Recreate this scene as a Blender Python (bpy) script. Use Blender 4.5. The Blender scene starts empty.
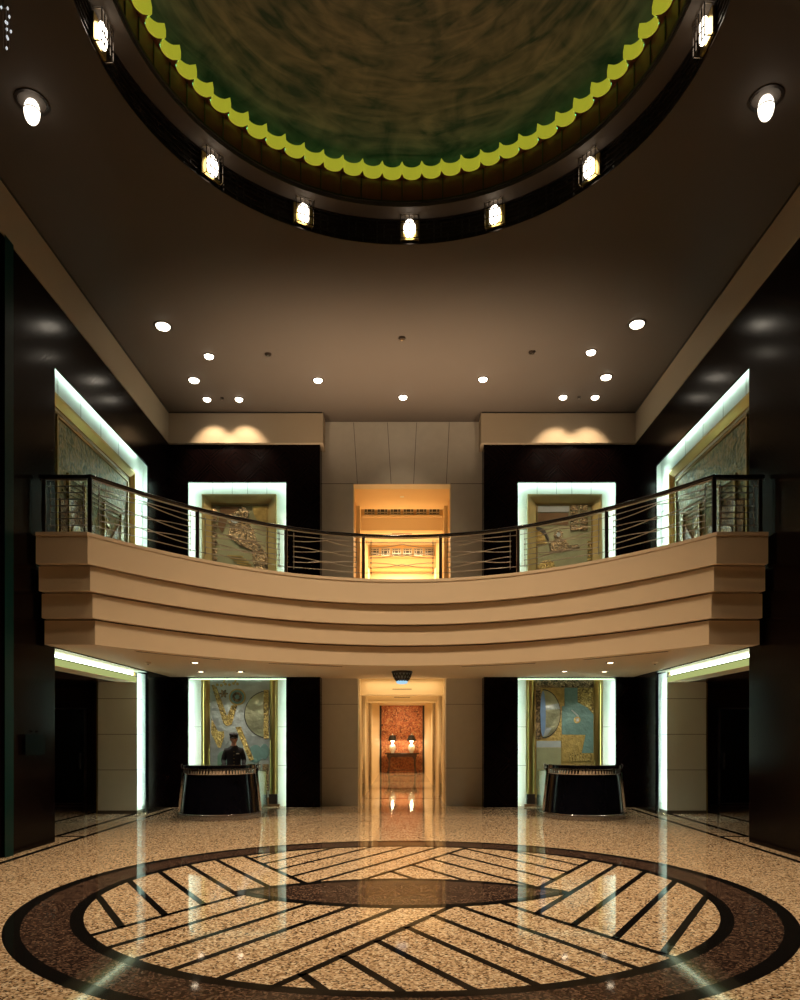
import bpy, bmesh, math, random
from mathutils import Vector, Matrix
random.seed(7)
PI = math.pi
scene = bpy.context.scene
COL = scene.collection
EYE, FPX, PX, PY = 1.70, 735.0, 402.0, 737.0

def at(x, y, depth):
    """the point of the place that stands at this distance along the line of sight"""
    return ((x - PX) * depth / FPX, depth, EYE + (PY - y) * depth / FPX)

# ------------------------------------------------------------------ materials
def new_mat(name):
    m = bpy.data.materials.new(name); m.use_nodes = True
    nt = m.node_tree
    return m, nt, nt.nodes['Principled BSDF']

def mat(name, col, rough=0.5, metal=0.0, spec=0.5, coat=0.0, bump=None, vary=0.0, vscale=6.0, emit=None, estr=0.0, trans=0.0, coatr=0.05, stretch=None):
    m, nt, b = new_mat(name)
    b.inputs['Base Color'].default_value = (*col, 1)
    b.inputs['Roughness'].default_value = rough
    b.inputs['Metallic'].default_value = metal
    b.inputs['Specular IOR Level'].default_value = spec
    b.inputs['Coat Weight'].default_value = coat
    b.inputs['Coat Roughness'].default_value = coatr
    b.inputs['Transmission Weight'].default_value = trans
    if emit:
        b.inputs['Emission Color'].default_value = (*emit, 1)
        b.inputs['Emission Strength'].default_value = estr
    if vary or bump:
        tc = nt.nodes.new('ShaderNodeTexCoord')
        src = tc.outputs['Object']
        if stretch:
            mp = nt.nodes.new('ShaderNodeMapping'); mp.inputs['Scale'].default_value = stretch
            nt.links.new(src, mp.inputs['Vector']); src = mp.outputs['Vector']
    if vary:
        n = nt.nodes.new('ShaderNodeTexNoise'); n.inputs['Scale'].default_value = vscale; n.inputs['Detail'].default_value = 5
        nt.links.new(src, n.inputs['Vector'])
        mx = nt.nodes.new('ShaderNodeMix'); mx.data_type = 'RGBA'
        mx.inputs[6].default_value = (*[c * (1 - vary) for c in col], 1)
        mx.inputs[7].default_value = (*[min(1, c * (1 + vary)) for c in col], 1)
        nt.links.new(n.outputs['Fac'], mx.inputs[0]); nt.links.new(mx.outputs[2], b.inputs['Base Color'])
    if bump:
        n2 = nt.nodes.new('ShaderNodeTexNoise'); n2.inputs['Scale'].default_value = bump[0]; n2.inputs['Detail'].default_value = 4
        nt.links.new(src, n2.inputs['Vector'])
        bp = nt.nodes.new('ShaderNodeBump'); bp.inputs['Strength'].default_value = bump[1]; bp.inputs['Distance'].default_value = bump[2]
        nt.links.new(n2.outputs['Fac'], bp.inputs['Height']); nt.links.new(bp.outputs['Normal'], b.inputs['Normal'])
    return m

def emis(name, col, strength):
    m = bpy.data.materials.new(name); m.use_nodes = True
    nt = m.node_tree; nt.nodes.clear()
    o = nt.nodes.new('ShaderNodeOutputMaterial'); e = nt.nodes.new('ShaderNodeEmission')
    e.inputs['Color'].default_value = (*col, 1); e.inputs['Strength'].default_value = strength
    nt.links.new(e.outputs[0], o.inputs['Surface'])
    return m

def terrazzo(name, stops, scale, rough=0.05, spec=.26):
    m, nt, b = new_mat(name)
    tc = nt.nodes.new('ShaderNodeTexCoord')
    nz = nt.nodes.new('ShaderNodeTexNoise'); nz.inputs['Scale'].default_value = scale * .6; nz.inputs['Detail'].default_value = 2
    ad = nt.nodes.new('ShaderNodeMix'); ad.data_type = 'VECTOR'; ad.inputs[0].default_value = .03
    v = nt.nodes.new('ShaderNodeTexVoronoi'); v.inputs['Scale'].default_value = scale; v.voronoi_dimensions = '2D'
    nt.links.new(tc.outputs['Object'], nz.inputs['Vector'])
    nt.links.new(tc.outputs['Object'], ad.inputs[4]); nt.links.new(nz.outputs['Color'], ad.inputs[5])
    nt.links.new(ad.outputs[1], v.inputs['Vector'])
    sp = nt.nodes.new('ShaderNodeSeparateColor'); nt.links.new(v.outputs['Color'], sp.inputs[0])
    r = nt.nodes.new('ShaderNodeValToRGB'); r.color_ramp.interpolation = 'CONSTANT'
    els = r.color_ramp.elements
    els[0].position = 0; els[0].color = (*stops[0][1], 1)
    els[1].position = stops[1][0]; els[1].color = (*stops[1][1], 1)
    for p, c in stops[2:]:
        e = els.new(p); e.color = (*c, 1)
    nt.links.new(sp.outputs[0], r.inputs[0]); nt.links.new(r.outputs[0], b.inputs['Base Color'])
    b.inputs['Roughness'].default_value = rough
    b.inputs['Specular IOR Level'].default_value = spec
    return m

def veneer(name, axis, c0, h0):
    """dark figured wood matched into nested diamonds"""
    m, nt, b = new_mat(name)
    g = nt.nodes.new('ShaderNodeNewGeometry'); s = nt.nodes.new('ShaderNodeSeparateXYZ'); nt.links.new(g.outputs['Position'], s.inputs[0])
    def pp(sock, off):
        a = nt.nodes.new('ShaderNodeMath'); a.operation = 'ADD'; a.inputs[1].default_value = -off; nt.links.new(sock, a.inputs[0])
        p = nt.nodes.new('ShaderNodeMath'); p.operation = 'PINGPONG'; p.inputs[1].default_value = .6; nt.links.new(a.outputs[0], p.inputs[0])
        return p.outputs[0]
    su = nt.nodes.new('ShaderNodeMath'); su.operation = 'ADD'
    nt.links.new(pp(s.outputs[axis], c0), su.inputs[0]); nt.links.new(pp(s.outputs[2], h0), su.inputs[1])
    nz = nt.nodes.new('ShaderNodeTexNoise'); nz.noise_dimensions = '1D'; nz.inputs['Scale'].default_value = 22; nz.inputs['Detail'].default_value = 3
    nt.links.new(su.outputs[0], nz.inputs['W'])
    r = nt.nodes.new('ShaderNodeValToRGB')
    r.color_ramp.elements[0].position = .36; r.color_ramp.elements[0].color = (.0012, .0009, .0013, 1)
    r.color_ramp.elements[1].position = .62; r.color_ramp.elements[1].color = (.0055, .0022, .0021, 1)
    nt.links.new(nz.outputs['Fac'], r.inputs[0]); nt.links.new(r.outputs[0], b.inputs['Base Color'])
    rr = nt.nodes.new('ShaderNodeMapRange'); rr.inputs[1].default_value = .3; rr.inputs[2].default_value = .7; rr.inputs[3].default_value = .26; rr.inputs[4].default_value = .15
    nt.links.new(nz.outputs['Fac'], rr.inputs[0]); nt.links.new(rr.outputs[0], b.inputs['Roughness'])
    b.inputs['Specular IOR Level'].default_value = .06
    return m

def carved(name, cols, scale, metal=.8, rough=.35, depth=.02, strength=.8, randomness=1.0):
    """cast metal with worked relief all over"""
    m, nt, b = new_mat(name)
    tc = nt.nodes.new('ShaderNodeTexCoord')
    v = nt.nodes.new('ShaderNodeTexVoronoi'); v.feature = 'SMOOTH_F1'; v.inputs['Scale'].default_value = scale; v.inputs['Randomness'].default_value = randomness
    n = nt.nodes.new('ShaderNodeTexNoise'); n.inputs['Scale'].default_value = scale * .35; n.inputs['Detail'].default_value = 6; n.inputs['Distortion'].default_value = 1.5
    nt.links.new(tc.outputs['Object'], v.inputs['Vector']); nt.links.new(tc.outputs['Object'], n.inputs['Vector'])
    ad = nt.nodes.new('ShaderNodeMath'); ad.operation = 'ADD'
    nt.links.new(v.outputs['Distance'], ad.inputs[0]); nt.links.new(n.outputs['Fac'], ad.inputs[1])
    bp = nt.nodes.new('ShaderNodeBump'); bp.inputs['Strength'].default_value = strength; bp.inputs['Distance'].default_value = depth
    nt.links.new(ad.outputs[0], bp.inputs['Height']); nt.links.new(bp.outputs['Normal'], b.inputs['Normal'])
    r = nt.nodes.new('ShaderNodeValToRGB')
    r.color_ramp.elements[0].position = .38; r.color_ramp.elements[0].color = (*cols[0], 1)
    r.color_ramp.elements[1].position = .62; r.color_ramp.elements[1].color = (*cols[-1], 1)
    if len(cols) == 3:
        e = r.color_ramp.elements.new(.5); e.color = (*cols[1], 1)
    nt.links.new(n.outputs['Fac'], r.inputs[0]); nt.links.new(r.outputs[0], b.inputs['Base Color'])
    b.inputs['Metallic'].default_value = metal; b.inputs['Roughness'].default_value = rough
    return m

M = {}
M['stucco'] = mat('cream_plaster', (.68, .54, .38), .75, vary=.05, vscale=1.5, bump=(90, .12, .004))
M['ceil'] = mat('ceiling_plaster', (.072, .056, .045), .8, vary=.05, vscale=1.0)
M['cornice'] = mat('cornice_plaster', (.36, .29, .205), .75, vary=.05, vscale=1.5)
M['stone'] = mat('cream_limestone', (.58, .54, .47), .45, vary=.08, vscale=5, bump=(60, .1, .003))
M['pale'] = mat('pale_stone', (.72, .76, .68), .5, vary=.04, vscale=4)
M['joint'] = mat('joint_dark', (.10, .085, .06), .8, vary=.1)
M['warm'] = mat('warm_plaster', (.76, .54, .28), .6, vary=.04, vscale=2)
M['cream'] = mat('cream_paint', (.80, .66, .42), .6, vary=.03)
M['veneer_b'] = veneer('macassar_veneer_back', 0, -4.02 + 1.2 * 10, 8.33)
M['veneer_s'] = veneer('macassar_veneer_side', 1, 14.1, 8.33)
M['veneer_d'] = mat('dark_wood', (.05, .022, .012), .22, vary=.4, vscale=9, stretch=(1, 1, .1))
M['black'] = mat('black_lacquer', (.006, .006, .009), .10, coat=.6, vary=.2)
M['desk_black'] = mat('black_desk_lacquer', (.005, .005, .009), .14, spec=.22, vary=.2)
M['lamp_sp'] = emis('spotlight_glow', (1, .9, .74), 3.2)
M['granite'] = mat('black_granite', (.006, .0055, .0055), .06, spec=.03, vary=.5, vscale=60)
M['teraz'] = terrazzo('terrazzo_beige', [(0, (.09, .05, .028)), (.14, (.28, .18, .10)), (.36, (.52, .37, .23)), (.64, (.68, .52, .35)), (.88, (.84, .72, .54))], 66)
M['brown'] = terrazzo('terrazzo_brown', [(0, (.016, .010, .009)), (.35, (.046, .027, .021)), (.62, (.090, .054, .039)), (.86, (.15, .095, .068))], 66, spec=.1)
M['brass'] = mat('brass', (.52, .38, .12), .28, metal=1, vary=.12, vscale=3, bump=(5, .1, .01))
M['brass_f'] = mat('satin_brass_frame', (.50, .39, .16), .36, metal=.55, vary=.2, vscale=3)
M['brass_d'] = mat('aged_brass', (.36, .27, .10), .36, metal=1, vary=.2, vscale=4)
M['chrome'] = mat('polished_chrome', (.62, .62, .66), .08, metal=1, vary=.04)
M['chrome_d'] = mat('dark_chrome', (.30, .30, .33), .12, metal=1, vary=.06)
M['steel'] = mat('brushed_steel', (.45, .42, .38), .28, metal=1, vary=.08)
M['bronze'] = mat('dark_bronze', (.045, .034, .028), .35, metal=.7, vary=.2)
M['silver'] = mat('silver_leaf', (.42, .48, .47), .34, metal=.75, vary=.35, vscale=2.5, bump=(5, .5, .06))
M['bluegreen'] = mat('blue_green_patina', (.14, .25, .23), .36, metal=.45, vary=.4, vscale=4, bump=(9, .5, .03))
M['greyblue'] = mat('grey_blue_patina', (.30, .34, .34), .4, metal=.3, vary=.2, vscale=5)
M['gold_r'] = carved('gold_relief', [(.09, .065, .02), (.34, .25, .07), (.52, .40, .14)], 34, metal=.5)
M['gold_s'] = mat('gold_leaf', (.42, .31, .10), .36, metal=.6, vary=.55, vscale=9, bump=(16, .6, .03))
M['patina'] = carved('green_gold_patina', [(.09, .12, .06), (.20, .20, .09), (.30, .24, .11)], 16, metal=.55, rough=.42)
M['patina_f'] = carved('worked_bronze', [(.05, .04, .02), (.17, .12, .06), (.32, .23, .12)], 30, metal=.7, rough=.4, depth=.03)
M['patina_g'] = mat('smooth_green_gold', (.27, .28, .16), .40, metal=.4, vary=.25, vscale=4, bump=(12, .3, .02))
M['disc_metal'] = mat('spun_metal_disc', (.40, .42, .27), .30, metal=.85, vary=.35, vscale=2.2, bump=(4, .6, .05))
M['copper'] = mat('brown_bronze_sheet', (.24, .15, .08), .36, metal=.8, vary=.25, vscale=5, bump=(18, .3, .02))
M['darkline'] = mat('dark_groove', (.02, .02, .016), .5, vary=.2)
M['greenp'] = mat('green_glass_panel', (.10, .32, .24), .16, vary=.15, vscale=3)
M['teal'] = mat('teal_reflection_paint', (.002, .028, .028), .3, spec=.08, vary=.2, vscale=3)  # colour stands in for a teal glow mirrored in the dark wall
M['teal_d'] = mat('dark_teal_glass', (.001, .005, .007), .25, spec=.03, vary=.2, vscale=3)
M['fabric'] = mat('green_upholstery', (.16, .30, .23), .8, vary=.1, bump=(200, .2, .002))
M['uniform'] = mat('dark_uniform_cloth', (.008, .008, .012), .8, vary=.2, bump=(150, .2, .002))
M['skin'] = mat('skin', (.62, .36, .25), .5, vary=.06)
M['hair'] = mat('black_hair', (.008, .006, .005), .5, vary=.2)
M['white'] = mat('white_metal', (.75, .75, .72), .4, vary=.03)
M['eye'] = mat('dark_eye', (.02, .012, .01), .2, vary=.1)
M['lip'] = mat('lips', (.36, .14, .11), .5, vary=.1)
M['ceramic'] = mat('white_ceramic', (.8, .78, .7), .25, vary=.05)
M['shade'] = mat('dark_shade_cloth', (.02, .018, .016), .7, vary=.2)
M['redwood'] = mat('red_brown_wood', (.15, .045, .035), .4, vary=.35, vscale=5, stretch=(1, 1, .2))
M['lamp'] = emis('lamp_glow', (1, .88, .70), 14)
M['lamp_b'] = emis('lantern_glow', (1, .88, .70), 7)
M['lamp_s'] = emis('small_lamp_glow', (1, .80, .55), 14)
M['tube'] = emis('fluorescent_glow', (.72, 1.0, .90), 21)
M['tube_s'] = emis('side_tube_glow', (.72, 1.0, .90), 66)
M['tube_t'] = emis('trough_glow', (.84, 1.0, .72), 9)
M['tube_n'] = emis('niche_top_glow', (.80, 1.0, .66), 2.2)
M['diffuser'] = emis('trough_diffuser_glow', (.55, .62, .22), .75)
M['wtube'] = emis('warm_tube_glow', (1, .66, .30), 14)
M['bulb'] = emis('bulb_glow', (1, .82, .5), 16)
M['blueglow'] = emis('blue_lens_glow', (.45, .75, .95), .9)
M['crystal'] = mat('crystal_glint_glow', (.9, .92, .95), .05, vary=.02, emit=(.9, .95, 1), estr=.7)  # emission put in for the white glints on the crystals

# scalloped lip of gold green leaf, lamp light on it put in as emission
M['scallop'] = mat('scallop_leaf_glow', (.55, .55, .08), .4, vary=.1, emit=(.58, .58, .04), estr=.48)

def dome_mat():
    m, nt, b = new_mat('green_leaf_dome')
    tc = nt.nodes.new('ShaderNodeTexCoord'); sp = nt.nodes.new('ShaderNodeSeparateXYZ'); nt.links.new(tc.outputs['Object'], sp.inputs[0])
    def mth(op, *ins):
        q = nt.nodes.new('ShaderNodeMath'); q.operation = op
        for k, v in enumerate(ins):
            if isinstance(v, (int, float)): q.inputs[k].default_value = v
            else: nt.links.new(v, q.inputs[k])
        return q.outputs[0]
    rad = mth('SQRT', mth('ADD', mth('MULTIPLY', sp.outputs[0], sp.outputs[0]), mth('MULTIPLY', sp.outputs[1], sp.outputs[1])))
    ang = mth('ARCTAN2', sp.outputs[0], sp.outputs[1])
    cb = nt.nodes.new('ShaderNodeCombineXYZ'); nt.links.new(mth('MULTIPLY', rad, 3.2), cb.inputs[0]); nt.links.new(mth('MULTIPLY', ang, 1.6), cb.inputs[1])
    n = nt.nodes.new('ShaderNodeTexNoise'); n.inputs['Scale'].default_value = 2.0; n.inputs['Detail'].default_value = 9; n.inputs['Distortion'].default_value = 1.2
    nt.links.new(cb.outputs[0], n.inputs['Vector'])
    n3 = nt.nodes.new('ShaderNodeTexNoise'); n3.inputs['Scale'].default_value = 1.3; n3.inputs['Detail'].default_value = 7; n3.inputs['Distortion'].default_value = 2.2
    nt.links.new(tc.outputs['Object'], n3.inputs['Vector'])
    mx = mth('ADD', mth('MULTIPLY', n.outputs['Fac'], .6), mth('MULTIPLY', n3.outputs['Fac'], .4))
    r = nt.nodes.new('ShaderNodeValToRGB')
    r.color_ramp.elements[0].position = .36; r.color_ramp.elements[0].color = (.018, .05, .034, 1)
    r.color_ramp.elements[1].position = .64; r.color_ramp.elements[1].color = (.21, .19, .13, 1)
    nt.links.new(mx, r.inputs[0]); nt.links.new(r.outputs[0], b.inputs['Base Color'])
    bp = nt.nodes.new('ShaderNodeBump'); bp.inputs['Strength'].default_value = .25; bp.inputs['Distance'].default_value = .05
    nt.links.new(mx, bp.inputs['Height']); nt.links.new(bp.outputs['Normal'], b.inputs['Normal'])
    b.inputs['Metallic'].default_value = .5; b.inputs['Roughness'].default_value = .42
    return m
M['dome'] = dome_mat()

def wallpaper():
    m, nt, b = new_mat('red_floral_wallpaper')
    tc = nt.nodes.new('ShaderNodeTexCoord')
    v = nt.nodes.new('ShaderNodeTexVoronoi'); v.inputs['Scale'].default_value = 5.5
    n = nt.nodes.new('ShaderNodeTexNoise'); n.inputs['Scale'].default_value = 7; n.inputs['Detail'].default_value = 4; n.inputs['Distortion'].default_value = 2
    for q in (v, n): nt.links.new(tc.outputs['Object'], q.inputs['Vector'])
    r = nt.nodes.new('ShaderNodeValToRGB'); e = r.color_ramp.elements
    e[0].position = .30; e[0].color = (.05, .02, .012, 1)
    e[1].position = .44; e[1].color = (.36, .10, .035, 1)
    q = e.new(.55); q.color = (.48, .17, .06, 1); q = e.new(.66); q.color = (.56, .34, .15, 1)
    nt.links.new(n.outputs['Fac'], r.inputs[0])
    mx = nt.nodes.new('ShaderNodeMix'); mx.data_type = 'RGBA'; mx.blend_type = 'MULTIPLY'; mx.inputs[0].default_value = .7
    rr = nt.nodes.new('ShaderNodeMapRange'); rr.inputs[1].default_value = .05; rr.inputs[2].default_value = .4; rr.inputs[3].default_value = .25; rr.inputs[4].default_value = 1.15
    nt.links.new(v.outputs['Distance'], rr.inputs[0])
    nt.links.new(r.outputs[0], mx.inputs[6]); nt.links.new(rr.outputs[0], mx.inputs[7])
    nt.links.new(mx.outputs[2], b.inputs['Base Color']); b.inputs['Roughness'].default_value = .6
    return m
M['wallpaper'] = wallpaper()

# ------------------------------------------------------------------ mesh builder
class MB:
    def __init__(s):
        s.v, s.f, s.mi, s.sm = [], [], [], []
    def add(s, vs, fs, mi=0, sm=False):
        o = len(s.v); s.v += [tuple(v) for v in vs]
        for f in fs:
            s.f.append([i + o for i in f]); s.mi.append(mi); s.sm.append(sm)
        return s
    def box(s, x0, x1, y0, y1, z0, z1, mi=0):
        x0, x1 = min(x0, x1), max(x0, x1); y0, y1 = min(y0, y1), max(y0, y1); z0, z1 = min(z0, z1), max(z0, z1)
        vs = [(x, y, z) for x in (x0, x1) for y in (y0, y1) for z in (z0, z1)]
        return s.add(vs, [(0, 1, 3, 2), (4, 6, 7, 5), (0, 4, 5, 1), (2, 3, 7, 6), (0, 2, 6, 4), (1, 5, 7, 3)], mi)
    def tube(s, a, b, r0, r1=None, n=12, mi=0, caps=True):
        r1 = r0 if r1 is None else r1
        a, b = Vector(a), Vector(b); d = (b - a).normalized()
        u = d.cross(Vector((0, 0, 1) if abs(d.z) < .9 else (1, 0, 0))).normalized(); w = d.cross(u)
        vs = []
        for p, r in ((a, r0), (b, r1)):
            vs += [tuple(p + (u * math.cos(2 * PI * i / n) + w * math.sin(2 * PI * i / n)) * r) for i in range(n)]
        s.add(vs, [(i, (i + 1) % n, n + (i + 1) % n, n + i) for i in range(n)], mi, True)
        if caps: s.add(vs, [list(range(n))[::-1], [n + i for i in range(n)]], mi)
        return s
    def path(s, pts, r, n=10, mi=0):
        pts = [Vector(p) for p in pts]; rings = []
        for k, p in enumerate(pts):
            d = (pts[min(k + 1, len(pts) - 1)] - pts[max(k - 1, 0)]).normalized()
            u = d.cross(Vector((0, 0, 1) if abs(d.z) < .95 else (1, 0, 0))).normalized(); w = u.cross(d)
            ru, rw = r if isinstance(r, tuple) else (r, r)
            rings.append([tuple(p + u * math.cos(2 * PI * i / n) * ru + w * math.sin(2 * PI * i / n) * rw) for i in range(n)])
        return s.loft(rings, mi, True, True)
    def loft(s, rings, mi=0, sm=True, caps=True, closed=True):
        n = len(rings[0]); vs = [v for r in rings for v in r]; fs = []
        for k in range(len(rings) - 1):
            for i in range(n if closed else n - 1):
                j = (i + 1) % n
                fs.append((k * n + i, k * n + j, (k + 1) * n + j, (k + 1) * n + i))
        s.add(vs, fs, mi, sm)
        if caps and closed:
            s.add(rings[0], [list(range(n))[::-1]], mi); s.add(rings[-1], [list(range(n))], mi)
        return s
    def lathe(s, prof, c=(0, 0, 0), n=32, mi=0, sm=True, caps=True):
        rings = [[(c[0] + r * math.cos(2 * PI * i / n), c[1] + r * math.sin(2 * PI * i / n), c[2] + z) for i in range(n)] for r, z in prof]
        return s.loft(rings, mi, sm, caps)
    def sphere(s, c, r, n=12, mi=0, sc=(1, 1, 1)):
        rings = []
        for k in range(1, n):
            t = -PI / 2 + PI * k / n
            rings.append([(c[0] + r * sc[0] * math.cos(t) * math.cos(2 * PI * i / (2 * n)), c[1] + r * sc[1] * math.cos(t) * math.sin(2 * PI * i / (2 * n)), c[2] + r * sc[2] * math.sin(t)) for i in range(2 * n)])
        return s.loft(rings, mi, True, True)
    def prism(s, pts, fn, d0, d1, mi=0, side=None):
        """polygon pts (2D) put in space by fn(u, v, depth) and given thickness from d0 to d1"""
        n = len(pts)
        vs = [fn(u, v, d0) for u, v in pts] + [fn(u, v, d1) for u, v in pts]
        s.add(vs, [list(range(n)), [n + i for i in range(n)][::-1]], mi)
        s.add(vs, [(i, (i + 1) % n, n + (i + 1) % n, n + i) for i in range(n)], mi if side is None else side)
        return s
    def build(s, name, mats, parent=None, loc=(0, 0, 0), rotz=0.0, bevel=0):
        me = bpy.data.meshes.new(name)
        me.from_pydata(s.v, [], s.f)
        for m in (mats if isinstance(mats, (list, tuple)) else [mats]):
            me.materials.append(M[m] if isinstance(m, str) else m)
        for p, mi, sm in zip(me.polygons, s.mi, s.sm):
            p.material_index = mi; p.use_smooth = sm
        bm = bmesh.new(); bm.from_mesh(me)
        bmesh.ops.remove_doubles(bm, verts=bm.verts, dist=1e-6)
        bmesh.ops.recalc_face_normals(bm, faces=bm.faces)
        for e in bm.edges:
            if len(e.link_faces) == 2 and e.calc_face_angle(0) > math.radians(38): e.smooth = False
        bm.to_mesh(me); bm.free(); me.update()
        o = bpy.data.objects.new(name, me); COL.objects.link(o)
        o.location = loc; o.rotation_euler.z = rotz
        if parent is not None:
            o.parent = parent
        if bevel:
            b = o.modifiers.new('edge', 'BEVEL'); b.width = bevel; b.segments = 2; b.limit_method = 'ANGLE'
        return o

def tag(o, label=None, cat=None, group=None, kind=None):
    if label: o['label'] = label
    if cat: o['category'] = cat
    if group: o['group'] = group
    if kind: o['kind'] = kind
    return o

def thing(name, loc, label, cat, group=None, rotz=0.0, kind=None):
    o = bpy.data.objects.new(name, None); COL.objects.link(o)
    o.location = loc; o.rotation_euler.z = rotz; o.empty_display_size = .2
    return tag(o, label, cat, group, kind)

def struct(mb, name, mats, label=None, parent=None):
    o = mb.build(name, mats, parent)
    if parent is None:
        o['kind'] = 'structure'
        if label: o['label'] = label
    return o

def copy_tree(src, loc, label=None, parent=None):
    c = src.copy(); COL.objects.link(c)
    if parent is not None: c.parent = parent
    else: c.location = loc
    if label: c['label'] = label
    for ch in list(src.children):
        copy_tree(ch, None, None, c)
    return c

def spot(name, loc, power, col=(1, .74, .46), size=90, blend=1.0, radius=.08, target=None):
    l = bpy.data.lights.new(name, 'SPOT'); l.energy = power; l.color = col; l.spot_size = math.radians(size); l.spot_blend = blend; l.shadow_soft_size = radius
    o = bpy.data.objects.new(name, l); COL.objects.link(o); o.location = loc
    if target is not None:
        o.rotation_euler = (Vector(target) - Vector(loc)).to_track_quat('-Z', 'Y').to_euler()
    return o

def point(name, loc, power, col=(1, .7, .4), radius=.06):
    l = bpy.data.lights.new(name, 'POINT'); l.energy = power; l.color = col; l.shadow_soft_size = radius
    o = bpy.data.objects.new(name, l); COL.objects.link(o); o.location = loc
    return o

def area(name, loc, power, sx, sy, col=(1, .72, .42), rot=(0, 0, 0)):
    l = bpy.data.lights.new(name, 'AREA'); l.shape = 'RECTANGLE'; l.size = sx; l.size_y = sy; l.energy = power; l.color = col
    o = bpy.data.objects.new(name, l); COL.objects.link(o); o.location = loc; o.rotation_euler = rot
    return o

# ------------------------------------------------------------------ key sizes
XW = 5.60                      # side walls
YB = 17.75                     # dark back wall
YS = 18.20                     # stone centre wall
YC = 17.64                     # cornice face
HC, HCOR = 9.50, 8.76          # ceiling, cornice bottom
HS, HF, HCAP = 3.135, 4.20, 4.81   # balcony underside, balcony floor, top of its front
CY = 8.15                      # centre of rotunda and floor medallion
RO = 3.50                      # ceiling opening

# ------------------------------------------------------------------ floor
fl = MB()
fl.box(-9.6, 9.6, -2.2, 35.6, -.25, 0, 0)
def ring(mb, r0, r1, z, mi, n=160, c=(0, CY)):
    vs = []
    for r in (r0, r1):
        vs += [(c[0] + r * math.sin(2 * PI * i / n), c[1] + r * math.cos(2 * PI * i / n), z) for i in range(n)]
    mb.add(vs, [(i, (i + 1) % n, n + (i + 1) % n, n + i) for i in range(n)], mi)
ring(fl, 3.76, 3.90, .0010, 1)
ring(fl, 3.36, 3.76, .0010, 2)
ring(fl, 3.24, 3.36, .0010, 1)
RI = 3.26
LA, LBH, LYC = 1.80, .71, -.09             # lens half length, half depth, centre offset
LR = (LA * LA + LBH * LBH) / (2 * LBH)
def in_lens(x, y):
    y -= LYC
    return math.hypot(x, y + (LR - LBH)) < LR and math.hypot(x, y - (LR - LBH)) < LR
D120 = (math.cos(math.radians(120)), math.sin(math.radians(120))); N120 = (math.cos(math.radians(210)), math.sin(math.radians(210)))
D60 = (math.cos(math.radians(60)), math.sin(math.radians(60))); N60 = (math.cos(math.radians(150)), math.sin(math.radians(150)))
def off(n, x, y): return n[0] * x + n[1] * y
def inlay(d, n, o, cond, w=.072):
    """strip along a line of the medallion wherever it stays in its own sector"""
    run = None
    steps = 700
    for k in range(steps + 1):
        t = -3.4 + 6.8 * k / steps
        x, y = n[0] * o + d[0] * t, n[1] * o + d[1] * t
        ok = math.hypot(x, y) < RI and not in_lens(x, y) and cond(x, y) and k < steps
        if ok and run is None: run = t
        if not ok and run is not None:
            if t - run > .08:
                P = []
                for tt, sd in ((run, -1), (t, -1), (t, 1), (run, 1)):
                    P.append((n[0] * (o + sd * w / 2) + d[0] * tt, CY + n[1] * (o + sd * w / 2) + d[1] * tt, .0014))
                fl.add(P, [(0, 1, 2, 3)], 1)
            run = None
o60 = lambda x, y: off(N60, x, y)
o120 = lambda x, y: off(N120, x, y)
B1, B6, A6, C7, D1 = 1.38, -.82, .78, -.57, -1.66
for k in range(6): inlay(D120, N120, 2.96 - .436 * k, lambda x, y: o60(x, y) > B1 - .02 or (y > 0 and x < 0 and k >= 3))
for k in range(6): inlay(D60, N60, B1 - .44 * k, lambda x, y: y < .0)
for k in range(5): inlay(D120, N120, 2.06 - .435 * k, lambda x, y: o60(x, y) < B6 and y < 0)
for k in range(2): inlay(D120, N120, -.12 - .45 * k, lambda x, y: y < 0 and o60(x, y) < B6)
for k in range(4): inlay(D60, N60, D1 - .436 * k, lambda x, y: o120(x, y) < C7)
F1, E0 = .70, -1.27
inlay(D60, N60, F1, lambda x, y: y > .3)
inlay(D60, N60, E0, lambda x, y: y > .1 and x > 0)
for k in range(5): inlay(D60, N60, 1.12 + .445 * k, lambda x, y: o120(x, y) < A6 and y > .2)
for k in range(6): inlay(D120, N120, -.45 - .475 * k, lambda x, y: F1 > o60(x, y) > E0 and y > .1)
# the lens in the middle
def lens_poly(grow, n=40):
    out = []
    r = LR; half = math.asin(LA / LR)
    for sgn in (1, -1):
        for k in range(n):
            a = -half + 2 * half * k / n
            x, y = (r + grow) * math.sin(a) * sgn, sgn * ((r + grow) * math.cos(a) - (LR - LBH))
            out.append((x * (1 + (grow > 0) * .01), CY + LYC + y))
    return out
lp = lens_poly(.055); fl.add([(x, y, .0020) for x, y in lp], [list(range(len(lp)))], 1)
lp = lens_poly(-.075); fl.add([(x, y, .0026) for x, y in lp if True], [list(range(len(lp)))], 2)
# border bands along the walls and at the back
for s in (-1, 1):
    fl.add([(s * 5.46, -2, .001), (s * 5.36, -2, .001), (s * 5.36, 17.3, .001), (s * 5.46, 17.3, .001)], [(0, 1, 2, 3)], 1)
    fl.add([(s * 5.46, 12.5, .001), (s * 5.46, 12.62, .001), (s * 6.7, 12.62, .001), (s * 6.7, 12.5, .001)], [(0, 1, 2, 3)], 1)
    fl.add([(s * 5.86, 12.5, .0012), (s * 5.97, 12.5, .0012), (s * 5.97, 16.3, .0012), (s * 5.86, 16.3, .0012)], [(0, 1, 2, 3)], 1)
    fl.add([(s * 6.9, 12.5, .0012), (s * 7.0, 12.5, .0012), (s * 7.0, 18.3, .0012), (s * 6.9, 18.3, .0012)], [(0, 1, 2, 3)], 1)
    fl.add([(s * 5.46, 17.3, .0012), (s * 5.46, 17.42, .0012), (s * 1.6, 17.42, .0012), (s * 1.6, 17.3, .0012)], [(0, 1, 2, 3)], 1)
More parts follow.
